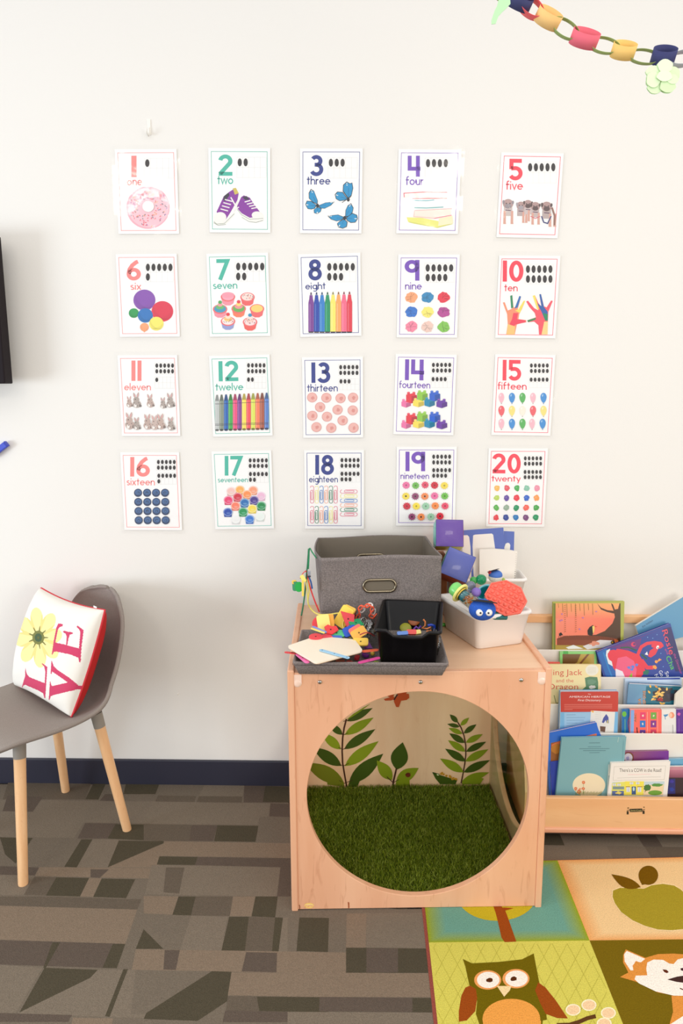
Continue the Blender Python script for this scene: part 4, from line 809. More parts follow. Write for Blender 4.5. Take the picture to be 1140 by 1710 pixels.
book('picture_book', 'dark blue book with a red dinosaur, propped at a tilt', [(455, 515), (1040, 290), (1190, 830), (560, 900)], 2, Z3, (32, 62, 150), d_rosie, th=.016, dy=-.004, edge=(200, 180, 210))
book('picture_book', 'red book edge peeking above the cream dragon book', [(70, 596), (165, 598), (165, 760), (70, 760)], 3, Z3, (232, 100, 84), None, th=.006, dy=.016)
def d_king(a):
    RD = (216, 88, 70); a.text('King Jack', 62, 700, 48, RD, w=280); a.text('and the', 134, 757, 30, RD, w=138); a.text('Dragon', 74, 812, 46, RD, w=234)
    a.ell(418, 660, 52, 44, (240, 236, 220)); G = (92, 136, 100); a.poly([(362, 722), (400, 712), (460, 716), (468, 760), (466, 820), (335, 820), (370, 790)], G); a.blob(415, 755, 40, 30, (110, 150, 120), .2); a.blob(420, 795, 36, 18, (225, 220, 210), .2)
    for k in range(4): a.line([(385, 645+k*12), (450, 643+k*12)], 2, (200, 196, 180))
    a.line([(118, 860), (135, 930)], 5, (110, 120, 70)); a.blob(142, 930, 12, 18, (90, 110, 70), .3)
book('picture_book', 'cream book titled King Jack and the Dragon', [(40, 616), (490, 618), (488, 1150), (40, 1150)], 3, Z3, (244, 226, 170), d_king, dy=-.002)
book('picture_book', 'pale blue book standing behind the sea animals book', [(352, 110), (1120, 95), (1130, 640), (340, 640)], 3, Z32, (196, 216, 238), lambda a: a.poly([(650, 100), (1100, 95), (1100, 118), (655, 125)], (60, 84, 170)), dy=.014)
def d_sea(a):
    a.gquad([(375, 470), (650, 470), (650, 190), (400, 185)], [(96, 140, 176), (130, 170, 200), (110, 160, 190), (110, 154, 186)]); a.poly([(640, 210), (1110, 210), (1125, 470), (620, 470)], (28, 110, 130)); a.blob(900, 330, 200, 120, (54, 48, 56), .15, 30)
    r = random.Random(5)
    for k in range(26): t = r.random()*6.3; x, y = 800+r.gauss(0, 55), 330+r.gauss(0, 55); a.leaf((x, y), (x+60*cos(t), y+50*sin(t)), 13, r.choice(((246, 190, 80), (250, 206, 110), (222, 150, 60))))
    a.blob(830, 390, 60, 34, (170, 40, 40), .3); a.blob(960, 330, 60, 50, (60, 54, 70), .3); a.blob(1000, 290, 40, 34, (34, 80, 100), .3)
    O = (244, 160, 80); a.text('SEA', 568, 490, 42, (60, 30, 20), w=120, rot=-90); a.text('SEA', 566, 492, 38, O, w=118, rot=-90); a.text('DEEP DIVE', 634, 500, 44, (60, 30, 20), w=232, rot=-90); a.text('DEEP DIVE', 632, 502, 40, O, w=230, rot=-90)
    a.poly([(1070, 400), (1105, 395), (1100, 470), (1060, 470)], (220, 50, 60)); a.line([(412, 172), (1115, 208)], 8, (225, 225, 230)); a.line([(412, 164), (1115, 196)], 5, (50, 50, 110))
book('picture_book', 'blue sea life book with yellow fish on a dark reef', [(412, 165), (1120, 200), (1160, 640), (380, 640)], 3, Z32, (110, 156, 190), d_sea, dy=-.004)
def d_amer(a):
    a.poly([(262, 122), (1020, 118), (1035, 130), (1030, 395), (250, 400), (250, 132)], (200, 60, 44)); a.poly([(250, 400), (1030, 395), (1022, 720), (242, 720)], (124, 184, 224)); a.poly([(300, 408), (660, 402), (650, 700), (300, 700)], (160, 200, 230))
    W_ = (250, 240, 236); a.text('The', 642, 162, 14, W_, w=40, align='c'); a.text('AMERICAN HERITAGE', 646, 204, 26, W_, w=560, align='c'); a.text('First Dictionary', 640, 252, 30, W_, w=310, align='c', shear=.2)
    r = random.Random(1)
    for k in range(4): a.line([(300, 297+k*23), (950 if k < 3 else 412, 296+k*23)], 7, (226, 130, 116))
    for k in range(8): a.line([(330, 438+k*37), (430+r.random()*180, 436+k*37)], 5, (110, 150, 190))
    a.poly([(662, 378), (990, 398), (968, 722), (640, 720)], (236, 232, 224)); a.blob(684, 392, 22, 18, (246, 180, 60), .3); a.poly([(870, 425), (900, 470), (905, 552), (875, 550), (862, 510), (835, 550), (810, 540), (830, 480)], (74, 84, 160)); a.poly([(880, 510), (895, 505), (900, 552), (876, 550)], (200, 190, 130)); a.poly([(784, 590), (862, 598), (852, 672), (790, 660)], (110, 74, 54))
    for k in range(4): a.line([(720, 405+k*28), (800, 412+k*28)], 3, (190, 190, 190))
book('picture_book', 'red and light blue dictionary standing left of centre', [(250, 118), (1036, 116), (1010, 900), (232, 900)], 4, Z33, (150, 196, 230), d_amer, th=.02, dy=-.002, spine=(130, 170, 214))
def d_bg(a): a.ell(342, 590, 30, 38, (110, 190, 60)); a.line([(352, 660), (352, 850)], 7, (120, 200, 120)); a.line([(415, 620), (392, 700), (410, 840)], 8, (200, 40, 90))
book('picture_book', 'narrow blue-green book beside the coral book', [(312, 530), (420, 522), (418, 940), (305, 940)], 4, Z32, (14, 110, 176), d_bg, dy=.008, th=.008)
def d_coral(a):
    a.poly([(430, 535), (478, 535), (470, 860), (425, 860)], (130, 170, 226)); a.poly([(478, 540), (845, 532), (845, 900), (472, 900)], (250, 106, 92))
    for x, y, c in ((595, 612, (230, 60, 110)), (740, 612, (110, 170, 70)), (592, 724, (40, 120, 200)), (738, 724, (130, 50, 140)), (592, 850, (90, 50, 140)), (738, 845, (200, 50, 90))): a.rect(x-38, y-46, x+38, y+46, c); a.blob(x, y, 16, 20, (240, 215, 190), .25)
    a.text('ABC', 505, 700, 26, (90, 110, 60), w=120, rot=-90); a.line([(512, 770), (520, 850)], 14, (70, 30, 40))
    for x in (655, 795): a.line([(x, 560), (x, 850)], 5, (250, 190, 180))
book('picture_book', 'coral book with rows of small coloured square pictures', [(425, 530), (848, 528), (848, 940), (418, 940)], 4, Z32, (250, 106, 92), d_coral, dy=-.002)
def d_boy(a):
    a.blob(985, 605, 40, 44, (240, 150, 110), .05, 20); a.ell(972, 605, 22, 30, (250, 200, 170)); a.poly([(870, 600), (940, 590), (930, 612), (900, 630), (905, 665), (895, 660), (890, 625)], (70, 140, 190))
    for k in range(7): a.line([(882+k*22, 740), (882+k*22, 850)], 2, (200, 196, 190))
    a.line([(1000, 735), (1003, 855)], 5, (90, 84, 80))
book('picture_book', 'white book back with a small red-haired child drawn on it', [(850, 525), (1046, 522), (1050, 940), (846, 940)], 4, Z32, (234, 230, 224), d_boy, dy=-.0, th=.01)
def d_pur(a): a.blob(1085, 590, 24, 28, (220, 90, 170), .2); a.line([(1085, 650), (1085, 830)], 6, (150, 90, 180))
book('picture_book', 'purple book at the right end of the fourth pocket', [(1050, 525), (1300, 515), (1300, 940), (1052, 940)], 4, Z32, (92, 36, 140), d_pur, dy=-.002)
# bottom pocket
def d_blue(a): a.poly([(118, 680), (740, 545), (750, 600), (800, 720), (118, 1000)], (44, 108, 206)); a.poly([(520, 740), (740, 690), (742, 740), (500, 800)], (222, 120, 84)); a.poly([(118, 820), (250, 790), (250, 1300), (110, 1300)], (150, 90, 40)); a.poly([(130, 840), (250, 790), (260, 830), (180, 860), (125, 900)], (220, 110, 70)); a.blob(190, 900, 70, 80, (190, 120, 40), .1)
book('picture_book', 'big royal blue book leaning behind the teal rabbit book', [(60, 690), (735, 543), (850, 900), (100, 1560)], 5, Z33, (52, 110, 204), d_blue, th=.014, dy=.02, lean=.12, edge=(236, 216, 220))
book('picture_book', 'dark blue book squeezed at the far left of the bottom pocket', [(108, 585), (300, 560), (310, 1200), (135, 1200)], 5, Z34, (34, 60, 160), None, dy=.012)
def d_teal(a):
    a.ell(635, 905, 222, 162, (244, 226, 190), n=40)
    for k, (w, y) in enumerate(((150, 332), (180, 384), (410, 410), (310, 436), (140, 464))): a.line([(710-w/2, y), (710+w/2, y-2)], 6, (70, 110, 120))
    for x, y, q in ((560, 866, 20), (455, 952, 20), (497, 995, 26), (557, 950, 20), (512, 958, 12)): a.blob(x, y, q*1.35, q*1.35, (226, 116, 84), .2); a.ell(x, y, q*.4, q*.4, (240, 190, 120), n=10); a.line([(x, y+q), (x+4, 1040)], 4, (130, 150, 70))
    for k in range(26): a.line([(450+k*14, 1040), (456+k*14, 1005-(k*7) % 22)], 4, (140, 156, 70))
    a.line([(1040, 250), (1025, 320)], 6, (190, 214, 210)); a.line([(1105, 300), (1090, 580)], 4, (110, 160, 170))
book('picture_book', 'large pale teal book with flowers in a cream oval', [(268, 262), (1145, 245), (1058, 1200), (170, 1200)], 5, Z34, (126, 174, 180), d_teal, dy=.002, lean=.12, spine=(120, 180, 200))
def d_pb(a): a.ell(400, 370, 76, 78, (120, 60, 30)); a.ell(396, 370, 58, 62, (200, 190, 200)); a.blob(390, 375, 26, 36, (150, 140, 180), .2); a.gquad([(470, 430), (944, 430), (944, 275), (470, 285)], [(130, 60, 100), (110, 40, 140), (120, 44, 150), (150, 80, 110)])
book('picture_book', 'purple book peeking up behind the cow book', [(345, 285), (946, 275), (944, 900), (345, 900)], 5, Z35, (140, 70, 110), d_pb, dy=.016, th=.01)
book('picture_book', 'light blue book edge right of the cow book', [(946, 388), (1300, 380), (1300, 900), (946, 900)], 5, Z35, (110, 170, 200), None, dy=.015, th=.01)
def d_mau(a): a.gquad([(940, 640), (1300, 640), (1300, 530), (950, 535)], [(130, 70, 90), (130, 70, 90), (190, 120, 140), (190, 120, 140)]); a.rect(930, 640, 1300, 900, (54, 36, 40)); a.rect(930, 655, 1035, 860, (44, 44, 110)); a.blob(990, 690, 40, 26, (60, 50, 150), .2); a.blob(985, 800, 45, 36, (40, 60, 150), .2)
book('picture_book', 'mauve and dark brown book right of the cow book', [(965, 492), (1300, 488), (1300, 1100), (920, 1100)], 5, Z35, (200, 140, 150), d_mau, dy=-.004, th=.01, spine=(236, 230, 224))
def d_cow(a):
    a.line([(205, 490), (905, 480), (885, 665), (190, 678)], 3, (170, 164, 150), True); a.text("There's a COW in the Road!", 562, 562, 50, (70, 60, 50), w=570, align='c'); a.line([(390, 600), (700, 592)], 5, (240, 190, 190)); a.line([(245, 645), (840, 628)], 4, (190, 184, 176))
    a.poly([(180, 700), (890, 690), (865, 900), (160, 900)], (196, 214, 220)); a.poly([(175, 715), (380, 690), (350, 880), (165, 880)], (230, 226, 110)); a.rect(185, 760, 340, 800, (130, 150, 150))
    a.poly([(355, 690), (610, 690), (600, 880), (335, 880)], (240, 226, 90)); a.rect(442, 760, 500, 870, (60, 90, 140)); a.ell(470, 795, 14, 28, (190, 220, 220))
    for x, y in ((395, 800), (548, 800), (440, 715), (525, 715), (205, 735), (270, 735)): a.rect(x-24, y-30 if y > 790 else y-14, x+24, y+34 if y > 790 else y+14, (220, 224, 230)); a.line([(x, y-20), (x, y+30)], 3, (150, 130, 140))
    a.rect(360, 760, 420, 768, (150, 90, 60)); a.rect(515, 760, 590, 768, (150, 90, 60)); a.rect(175, 820, 335, 880, (90, 110, 160)); a.blob(265, 845, 50, 26, (230, 210, 110), .2)
    a.poly([(610, 740), (880, 730), (866, 880), (600, 880)], (240, 214, 170)); a.blob(655, 775, 55, 50, (70, 120, 60), .12, 20); a.blob(790, 740, 90, 26, (90, 150, 70), .15, 22); a.ell(760, 845, 95, 34, (110, 160, 60)); a.line([(640, 800), (620, 840)], 8, (110, 80, 60)); a.line([(130, 460), (110, 900)], 6, (224, 218, 208))
book('picture_book', "white book titled There's a COW in the Road!", [(165, 442), (970, 418), (905, 1100), (90, 1100)], 5, Z35, (240, 234, 226), d_cow, dy=-.006, lean=.1)
q0 = [at(1120, 1180, 1, -.165), at(1121, 1135, 1, -.165)]
def curl(s_, t_2):
    a_ = s_*pi*.62; return (.118+.0-.03*cos(a_)-.0+s_*.07, -.030*sin(a_)-.0, t_2*.10-.10*0-(s_*.02))
cs = MB().grid(lambda s_, t_2: (s_*.12, -.024*sin(s_*pi*.8), t_2*.10-(1-s_)**3*0+(-.05*(1-min(1, s_*2.2))**2*t_2)), 24, 10).build('loose_sheet', mat((246, 240, 226), .5), solid=.0006)
cs.location = at(1124, 1183, 1, -.172); tag(cs, 'blank cream sheet curling up at the right edge of the third pocket', 'paper')
# ---------------------------------------------------------------- rug
a = Art((0, 0, .0075), (1, 0, 0), (0, 1, 0), (0, 0, 1), eps=8e-6)
l1, l2 = a.uv((709.9, 1519.7)), a.uv((730.7, 1710)); b1, b2 = a.uv((910, 1437)), a.uv((1140, 1431.3))
def isec(p, q, r_, s_):
    x1, y1 = p; x2, y2 = q; x3, y3 = r_; x4, y4 = s_; d = (x1-x2)*(y3-y4)-(y1-y2)*(x3-x4); m = x1*y2-y1*x2; n = x3*y4-y3*x4
    return ((m*(x3-x4)-(x1-x2)*n)/d, (m*(y3-y4)-(y1-y2)*n)/d)
cor = isec(l1, l2, b1, b2); ex = lambda p, q, k: (p[0]+(q[0]-p[0])*k, p[1]+(q[1]-p[1])*k)
m1, m2 = a.uv((930.5, 1436.8)), a.uv((1040, 1710)); h1, h2 = a.uv((718.6, 1573.5)), a.uv((1140, 1568.4))
LF = ex(cor, l2, 1.5); BRr = ex(cor, b2, 1.25); off = (BRr[0]+LF[0]-cor[0], BRr[1]+LF[1]-cor[1])
a.raw = True
dlt = .009; e1 = [(cor[0]-dlt, cor[1]+.002), (BRr[0], BRr[1]+.002), off, (LF[0]-dlt, LF[1])]
a.mb.prism(e1, -.0066, -.0006, col=lin((150, 78, 66))); a.mb.prism([cor, BRr, off, LF], -.0005, -.0001, col=lin((190, 160, 90)))
cm = isec(m1, m2, b1, b2); ch = isec(h1, h2, l1, l2); cc_ = isec(m1, m2, h1, h2); mb_ = isec(m1, m2, LF, off); rr_ = isec(h1, h2, BRr, off)
def cell(P, ce, co, w):
    cx, cy = sum(p[0] for p in P)/4, sum(p[1] for p in P)/4; Q = [(cx+(p[0]-cx)*(1-w), cy+(p[1]-cy)*(1-w)) for p in P]
    for i in range(4): j = (i+1) % 4; a.gquad([P[i], P[j], Q[j], Q[i]], [ce, ce, co, co]) if False else a.put([P[i], P[j], Q[j], Q[i]], [(3, 2, 1, 0)], [co, co, ce, ce])
    a.poly(Q, co)
cell([cor, cm, cc_, ch], (150, 162, 30), (110, 160, 142), .24)
cell([cm, BRr, rr_, cc_], (234, 166, 98), (240, 202, 146), .16)
a.poly([ch, cc_, mb_, LF], (214, 204, 92)); a.poly([cc_, rr_, off, mb_], (120, 98, 18))
a.raw = False
a.z = (700, 1500, 4.56); OG, WN, RB = (112, 96, 10), (250, 240, 226), (156, 74, 22)
for k in range(-3, 12):
    P1, P2 = (90+k*115, 345), (90+k*115+330, 960)
    pts = [p for p in [(P1[0]+(P2[0]-P1[0])*t/20, P1[1]+(P2[1]-P1[1])*t/20) for t in range(21)] if 95+(p[1]-345)*.08 < p[0] < 1290+(p[1]-345)*.4]
    if len(pts) > 1: a.line(pts, 4, (186, 176, 70))
    P1, P2 = (250+k*125, 345), (250+k*125-330, 960)
    pts = [p for p in [(P1[0]+(P2[0]-P1[0])*t/20, P1[1]+(P2[1]-P1[1])*t/20) for t in range(21)] if 95+(p[1]-345)*.08 < p[0] < 1290+(p[1]-345)*.4]
    if len(pts) > 1: a.line(pts, 4, (186, 176, 70))
a.ell(590, -20, 300, 192, (196, 176, 40), n=40); a.poly([(540, 0), (600, 40), (650, 85), (668, 130), (738, 330), (650, 334), (625, 300), (600, 190), (580, 110)], RB); a.poly([(600, 110), (720, 75), (640, 70)], RB)
a.poly([(330, 462), (400, 495), (600, 485), (780, 465), (870, 420), (885, 500), (912, 640), (960, 800), (970, 925), (940, 930), (930, 1000), (470, 1000), (430, 880), (440, 780), (380, 660), (350, 520)], OG)
a.poly([(385, 665), (430, 690), (440, 760), (425, 860), (360, 930), (300, 940), (300, 860), (320, 740), (350, 680)], RB); a.poly([(905, 640), (960, 680), (1040, 780), (1100, 870), (1130, 915), (1050, 912), (960, 880), (920, 800), (880, 700)], RB)
a.ell(700, 920, 220, 155, (236, 160, 74), n=36); a.rect(485, 930, 925, 1010, (236, 160, 74))
for x, y, px in ((520, 622, 533), (735, 612, 718)): a.ell(x, y, 103, 74, (238, 160, 90), n=30); a.ell(x+4, y, 86, 62, WN, n=30); a.blob(px, y+2, 28, 21, (90, 46, 20), .15)
a.poly([(590, 668), (700, 668), (690, 700), (645, 750), (625, 720)], (246, 216, 160))
a.z = (940, 1560, 5.7)
for x, y in ((95, 720), (245, 675), (430, 750), (390, 850)): a.ell(x, y, 72, 56, (252, 238, 200), n=26); a.ell(x, y, 60, 45, (244, 206, 160), n=26)
a.line([(-60, 865), (60, 862), (150, 835), (230, 800), (310, 780)], 38, (96, 60, 30))
FX = (224, 146, 64)
a.poly([(595, 145), (780, 225), (900, 190), (1050, 185), (1250, 200), (1500, 300), (1600, 420), (1250, 590), (1100, 590), (900, 555), (700, 455), (540, 408), (620, 365), (570, 270), (570, 200)], FX)
a.poly([(605, 160), (780, 235), (740, 268), (690, 262), (660, 300), (668, 345), (640, 345), (585, 260), (580, 190)], WN)
a.poly([(690, 255), (720, 265), (670, 290)], FX)
a.poly([(690, 395), (800, 392), (790, 330), (800, 270), (860, 242), (950, 245), (1010, 280), (1050, 285), (1090, 240), (1180, 220), (1280, 260), (1400, 420), (1250, 590), (1050, 585), (880, 545), (720, 468), (680, 430)], WN)
a.poly([(945, 335), (985, 340), (1005, 362), (985, 372), (960, 360)], (96, 44, 24)); a.poly([(1115, 325), (1160, 320), (1160, 355), (1120, 345)], (70, 36, 40)); a.poly([(990, 432), (1080, 405), (1180, 390), (1260, 420), (1200, 470), (1080, 455)], (70, 44, 40)); a.line([(1110, 515), (1180, 545)], 10, (96, 44, 24))
a.poly([(1030, 585), (1300, 600), (1400, 900), (1000, 900), (1045, 740)], FX); a.poly([(1140, 780), (1250, 790), (1250, 900), (1000, 870)], WN)
a.z = (900, 1420, 4.75); AG = (168, 148, 42)
P = [(585, 320), (640, 298), (740, 300), (830, 305), (890, 278), (980, 266), (1070, 280), (1120, 310), (1200, 380), (1260, 460), (1250, 560), (1200, 620), (1050, 634), (940, 628), (840, 600), (740, 555), (650, 490), (600, 420), (582, 370)]
a.poly([(960+(p[0]-960)*1.025, 450+(p[1]-450)*1.045) for p in P], (246, 214, 160)); a.poly(P, AG)
a.leaf((805, 292), (572, 190), 42, (120, 84, 10), bend=-.06); a.ell(865, 198, 78, 76, (120, 84, 10), n=26); a.poly([(790, 225), (870, 262), (815, 275)], (120, 84, 10))
rug = a.mb.build('area_rug', mat('print', 1, spec=.05, bump=1, bscale=330, vary=.13, name='rug pile'), None); rug.matrix_basis = T(0, 0, .0071)
tag(rug, 'colourful children\'s rug with an owl, a fox and an apple', 'rug')
# ---------------------------------------------------------------- containers on the cube
def rrect(w, d, rr, z, n=6, m=8, zf=None):
    P = []; cs = [(w/2-rr, -d/2+rr, -90), (w/2-rr, d/2-rr, 0), (-w/2+rr, d/2-rr, 90), (-w/2+rr, -d/2+rr, 180)]
    for i, (cx, cy, a0) in enumerate(cs):
        for k in range(n+1): t = radians(a0+90*k/n); P.append((cx+rr*cos(t), cy+rr*sin(t)))
        nx_, ny_, b0 = cs[(i+1) % 4]; e = (nx_+rr*cos(radians(b0)), ny_+rr*sin(radians(b0))); s0 = P[-1]
        for k in range(1, m): P.append((s0[0]+(e[0]-s0[0])*k/m, s0[1]+(e[1]-s0[1])*k/m))
    return [(x, y, z+(zf(x, y) if zf else 0)) for x, y in P]
def loft(loops, c0=True, c1=True, mb=None, m=I4, smooth_=True, col=(1, 1, 1)):
    mb = mb or MB(); n = len(loops[0]); V = [p for L in loops for p in L]; Fc = []
    for i in range(len(loops)-1):
        for k in range(n): l = (k+1) % n; Fc.append((i*n+k, i*n+l, (i+1)*n+l, (i+1)*n+k))
    if c0: Fc.append(tuple(range(n))[::-1])
    if c1: Fc.append(tuple((len(loops)-1)*n+k for k in range(n)))
    return mb.add(V, Fc, m, smooth_, col)
ZT_ = .7085
tweed = mat((134, 125, 121), .9, spec=.15, bump=.6, bscale=330, vary=.30, name='grey tweed fabric'); lining = mat((128, 118, 104), .85, bump=.25, bscale=60, name='grey lining')
fb = empty('fabric_storage_box', (.038, -.214, ZT_), .085, label='tall grey fabric storage box with oval metal grommets', cat='storage box')
bw, bd, bh = .36, .292, .246
wv = lambda x, y: .003*sin(x*17+1)-.0025*cos(y*21)
def bulge(L): return [(x-(.016*cos(pi*y/.31)*z/.246 if x < -.15 else 0), y, z) for x, y, z in L]
loft([bulge(L_) for L_ in [rrect(bw-.006, bd-.006, .006, 0), rrect(bw+.002, bd+.002, .006, .1), rrect(bw, bd, .005, bh-.012, zf=wv), rrect(bw+.003, bd+.003, .005, bh-.010, zf=wv), rrect(bw+.003, bd+.003, .005, bh, zf=wv), rrect(bw-.006, bd-.006, .004, bh, zf=wv), rrect(bw-.008, bd-.008, .004, bh-.02, zf=wv)]], c1=False).build('outer_fabric', tweed, fb)
loft([bulge(L_) for L_ in [rrect(bw-.010, bd-.010, .004, bh-.001, zf=wv), rrect(bw-.014, bd-.014, .004, .12), rrect(bw-.012, bd-.012, .004, .006)]], c0=False, c1=True).build('lining', lining, fb)
gm = mat((150, 138, 116), .28, 1, name='brushed grommet')
def stad(cx, cz, w, h, y, n=12): return [(cx+(w/2-h/2)+h/2*cos(t), y, cz+h/2*sin(t)) for t in [radians(-90+180*k/n) for k in range(n+1)]]+[(cx-(w/2-h/2)+h/2*cos(t), y, cz+h/2*sin(t)) for t in [radians(90+180*k/n) for k in range(n+1)]]
q = (T(.038, -.214, ZT_) @ RZ(.085)).inverted() @ at(633, 976.5, 1, -.352)
for y, nm, cz in ((-bd/2-.0035, 'grommet', q.z), (bd/2-.014, 'grommet', q.z+.012)):
    g1 = MB().tube(stad(q.x, cz, .096, .036, y), .0042, 10, closed=True).build(nm, gm, fb)
    P = stad(q.x, cz, .090, .030, 0); MB().prism([(p[0], p[2]) for p in P], -.0005, .0005, T(0, y+.001, 0) @ RX(pi/2)).build('grommet_backing', mat((112, 102, 86), .8), g1)
ld = empty('fabric_box_lid', (.016, -.5445, ZT_), -.008, label='shallow grey fabric lid turned up as a tray', cat='tray')
loft([rrect(.376, .222, .004, 0), rrect(.404, .254, .006, .036), rrect(.404, .254, .006, .0395), rrect(.394, .244, .005, .0395), rrect(.368, .214, .004, .005)]).build('tray', tweed, ld)
MB().tube([(p[0], p[1], p[2]) for p in rrect(.4045, .2545, .006, .031)], .0006, 6, closed=True).build('stitching', mat((96, 88, 86), .9), ld)
blk = mat((14, 12, 14), .30, spec=.3, name='black plastic')
bb = empty('black_bin', (.127, -.513, ZT_+.006), -.115, label='black plastic cubby bin standing in the fabric tray', cat='bin')
def dip(x, y): return -.016*max(0, min(1, (.050-abs(x))/.014)) if y < -.11 else 0
loft([rrect(.140, .220, .012, 0), rrect(.146, .228, .014, .004), rrect(.163, .258, .014, .102, zf=dip), rrect(.176, .274, .014, .104, zf=dip), rrect(.179, .277, .014, .108, zf=dip), rrect(.178, .276, .014, .1125, zf=dip), rrect(.170, .266, .012, .1135, zf=dip), rrect(.160, .254, .012, .108, zf=dip), rrect(.141, .222, .012, .006), rrect(.10, .18, .01, .004)]).build('bin_body', blk, bb)
wht = mat((246, 242, 236), .35, name='white plastic')
def whitebin(loc, rz, w, d, h, tp, label):
    r_ = empty('white_bin', loc, rz, label=label, cat='bin')
    loft([rrect(w-tp, d-tp, .013, 0), rrect(w-tp+.006, d-tp+.006, .015, .003), rrect(w-.014, d-.014, .016, h-.012), rrect(w-.004, d-.004, .019, h-.010), rrect(w, d, .021, h-.005), rrect(w-.004, d-.004, .019, h), rrect(w-.016, d-.016, .014, h+.001), rrect(w-.022, d-.022, .022, h-.006), rrect(w-tp, d-tp, .02, .006), rrect(w-tp-.05, d-tp-.05, .01, .005)]).build('bin_body', wht, r_); return r_
whitebin((.357, -.345, ZT_), .36, .193, .247, .104, .046, 'white plastic bin full of baby toys, nearest the front of the cube')
whitebin((.402, -.085, .7175), .0, .262, .140, .114, .05, 'white plastic bin holding game boards, set behind the toy bin')
cbx = empty('brown_box', (.245, -.112, ZT_), .05, label='brown box standing between the fabric box and the white bins', cat='box')
MB().box((-.022, -.045, 0), (.022, .045, .198)).build('carton', mat((150, 92, 40), .6), cbx, bevel=.002); MB().box((-.023, -.046, .17), (.023, .046, .176)).build('tape', mat((170, 112, 60), .4), cbx)
# soft blocks
def block(c, n, roll, sz, cf, cs, cb, label):
    r_ = empty('soft_block', c, label=label, cat='toy block'); m = frame((0, 0, 0), n, roll=roll); h = sz/2
    def side(nm, mm, col):
        MB().grid(lambda s_, t_2: ((s_-.5)*sz*.985, (t_2-.5)*sz*.985, h+.0035*(sin(pi*s_)*sin(pi*t_2))**.6), 16, 16, m @ mm).build(nm, mat(col, .34, coat=.15, bump=.35, bscale=45), r_)
    side('front_face', I4, cf); side('right_face', RY(pi/2), cs); side('left_face', RY(-pi/2), (110, 190, 180)); side('top_face', RX(-pi/2), (110, 190, 180)); side('bottom_face', RX(pi/2), cb); side('back_face', RY(pi), cs)
    MB().box((-h, -h, -h), (h, h, h), m).build('foam_core', mat(cf, .5), r_, bevel=.004)
block((.2735, -.122, .971), (0, -.93, .36), -.02, .088, (98, 64, 150), (240, 110, 70), (246, 190, 80), 'purple soft block topmost of the pile')
block((.291, -.205, .884), (.0, -.9, .42), -.40, .089, (82, 92, 168), (240, 180, 130), (150, 60, 40), 'periwinkle soft block tilted below the purple one')
# game boards and notebook in the rear bin
def board(name, label, quad, y, col, draw, cat, th=.003, lean=.06, edge=(240, 238, 232)):
    base = Vector((0, y, .84)); a = Art(base, (1, 0, 0), (0, sin(lean), cos(lean)), (700, 850, 5.182)); a.slab(quad, th, col, edge)
    if draw: draw(a)
    P = [a.uv(p) for p in quad]; c = base+a.U*(sum(p[0] for p in P)/len(P))+a.V*(sum(p[1] for p in P)/len(P))
    o = a.build(name, None, rough=.35); w = o.matrix_basis.copy(); tag(o, label, cat); return o
BLU = (92, 112, 186); WH = (246, 240, 230)
board('game_board', 'blue framed board showing at the right behind the notebook', [(730, 190), (822, 195), (812, 560), (730, 560)], -.058, BLU, lambda a: a.poly([(746, 300), (762, 292), (778, 296), (786, 312), (783, 353), (812, 358), (808, 560), (730, 560), (730, 345)], WH), 'board')
def d_gb(a):
    a.poly([(465, 228), (480, 222), (625, 212), (638, 222), (655, 345), (660, 600), (470, 600), (460, 326)], WH); a.poly([(370, 228), (415, 226), (430, 240), (442, 326), (450, 600), (376, 600)], WH)
    a.line([(442, 326), (460, 326)], 5, BLU); a.poly([(654, 342), (744, 348), (740, 600), (654, 600)], WH)
board('game_board', 'blue and white game board rising left of the notebook', [(372, 184), (727, 160), (746, 600), (380, 610)], -.075, BLU, d_gb, 'board')
def d_nb(a):
    for k in range(14): a.ell(838-k*1.2, 388+k*19, 3, 5, (70, 60, 50) if k > 7 else (214, 204, 190), n=8)
board('notebook', 'blank cream notebook with punched holes along its right edge', [(520, 350), (650, 345), (848, 365), (826, 640), (520, 640)], -.095, (247, 241, 230), d_nb, 'notebook')
# toys in the front white bin
def thing(name, label, cat, c, **k): return empty(name, c, label=label, cat=cat, **k)
def pm(col, r_=.35, **k): return mat(col, r_, **k)
cor_ = pm((246, 112, 92), .45, name='coral silicone')
pc_ = at(844, 999, 2, .852); pn_ = Vector((-.22, -.80, .56)); fm = frame((0, 0, 0), pn_, roll=-.42)
pp = thing('bubble_popper', 'coral octagonal bubble popper leaning in the front white bin', 'toy', pc_)
oc = [(.062*cos(radians(22.5+45*k)), .052*sin(radians(22.5+45*k))) for k in range(8)]
MB().prism(oc, -.004, .003, fm).build('tray', cor_, pp, bevel=.002)
for j in range(5):
    hw = .050 if 0 < j < 4 else .034
    n = 6 if 0 < j < 4 else 4
    for i in range(n): MB().lathe([(0, .0085), (.003, .008), (.0055, .0055), (.0065, .003)], 14, fm @ T((i-(n-1)/2)*.0165, (j-2)*.0178, 0)).build('bubble', cor_, pp)
    if j: MB().box((-hw-.003, -.0006, .003), (hw+.003, .0006, .006), fm @ T(0, (j-2.5)*.0178, 0)).build('ridge', cor_, pp)
MB().tube([(p[0]*.965, p[1]*.965, .004) for p in oc], .0025, 6, fm, closed=True).build('rim', cor_, pp)
rm0, rm1 = at(763, 986, 2, .868), at(795, 1012, 2, .835); ax = (rm1-rm0); ln = ax.length; fr = frame((0, 0, 0), ax)
rs = thing('rain_shaker', 'clear rain shaker with a green cap and yellow ring in the front white bin', 'toy', rm0)
MB().lathe([(0, -.020), (.014, -.019), (.020, -.014), (.0215, -.008), (.0215, .008), (.020, .012)], 28, fr).build('cap', pm((128, 212, 112), .3), rs)
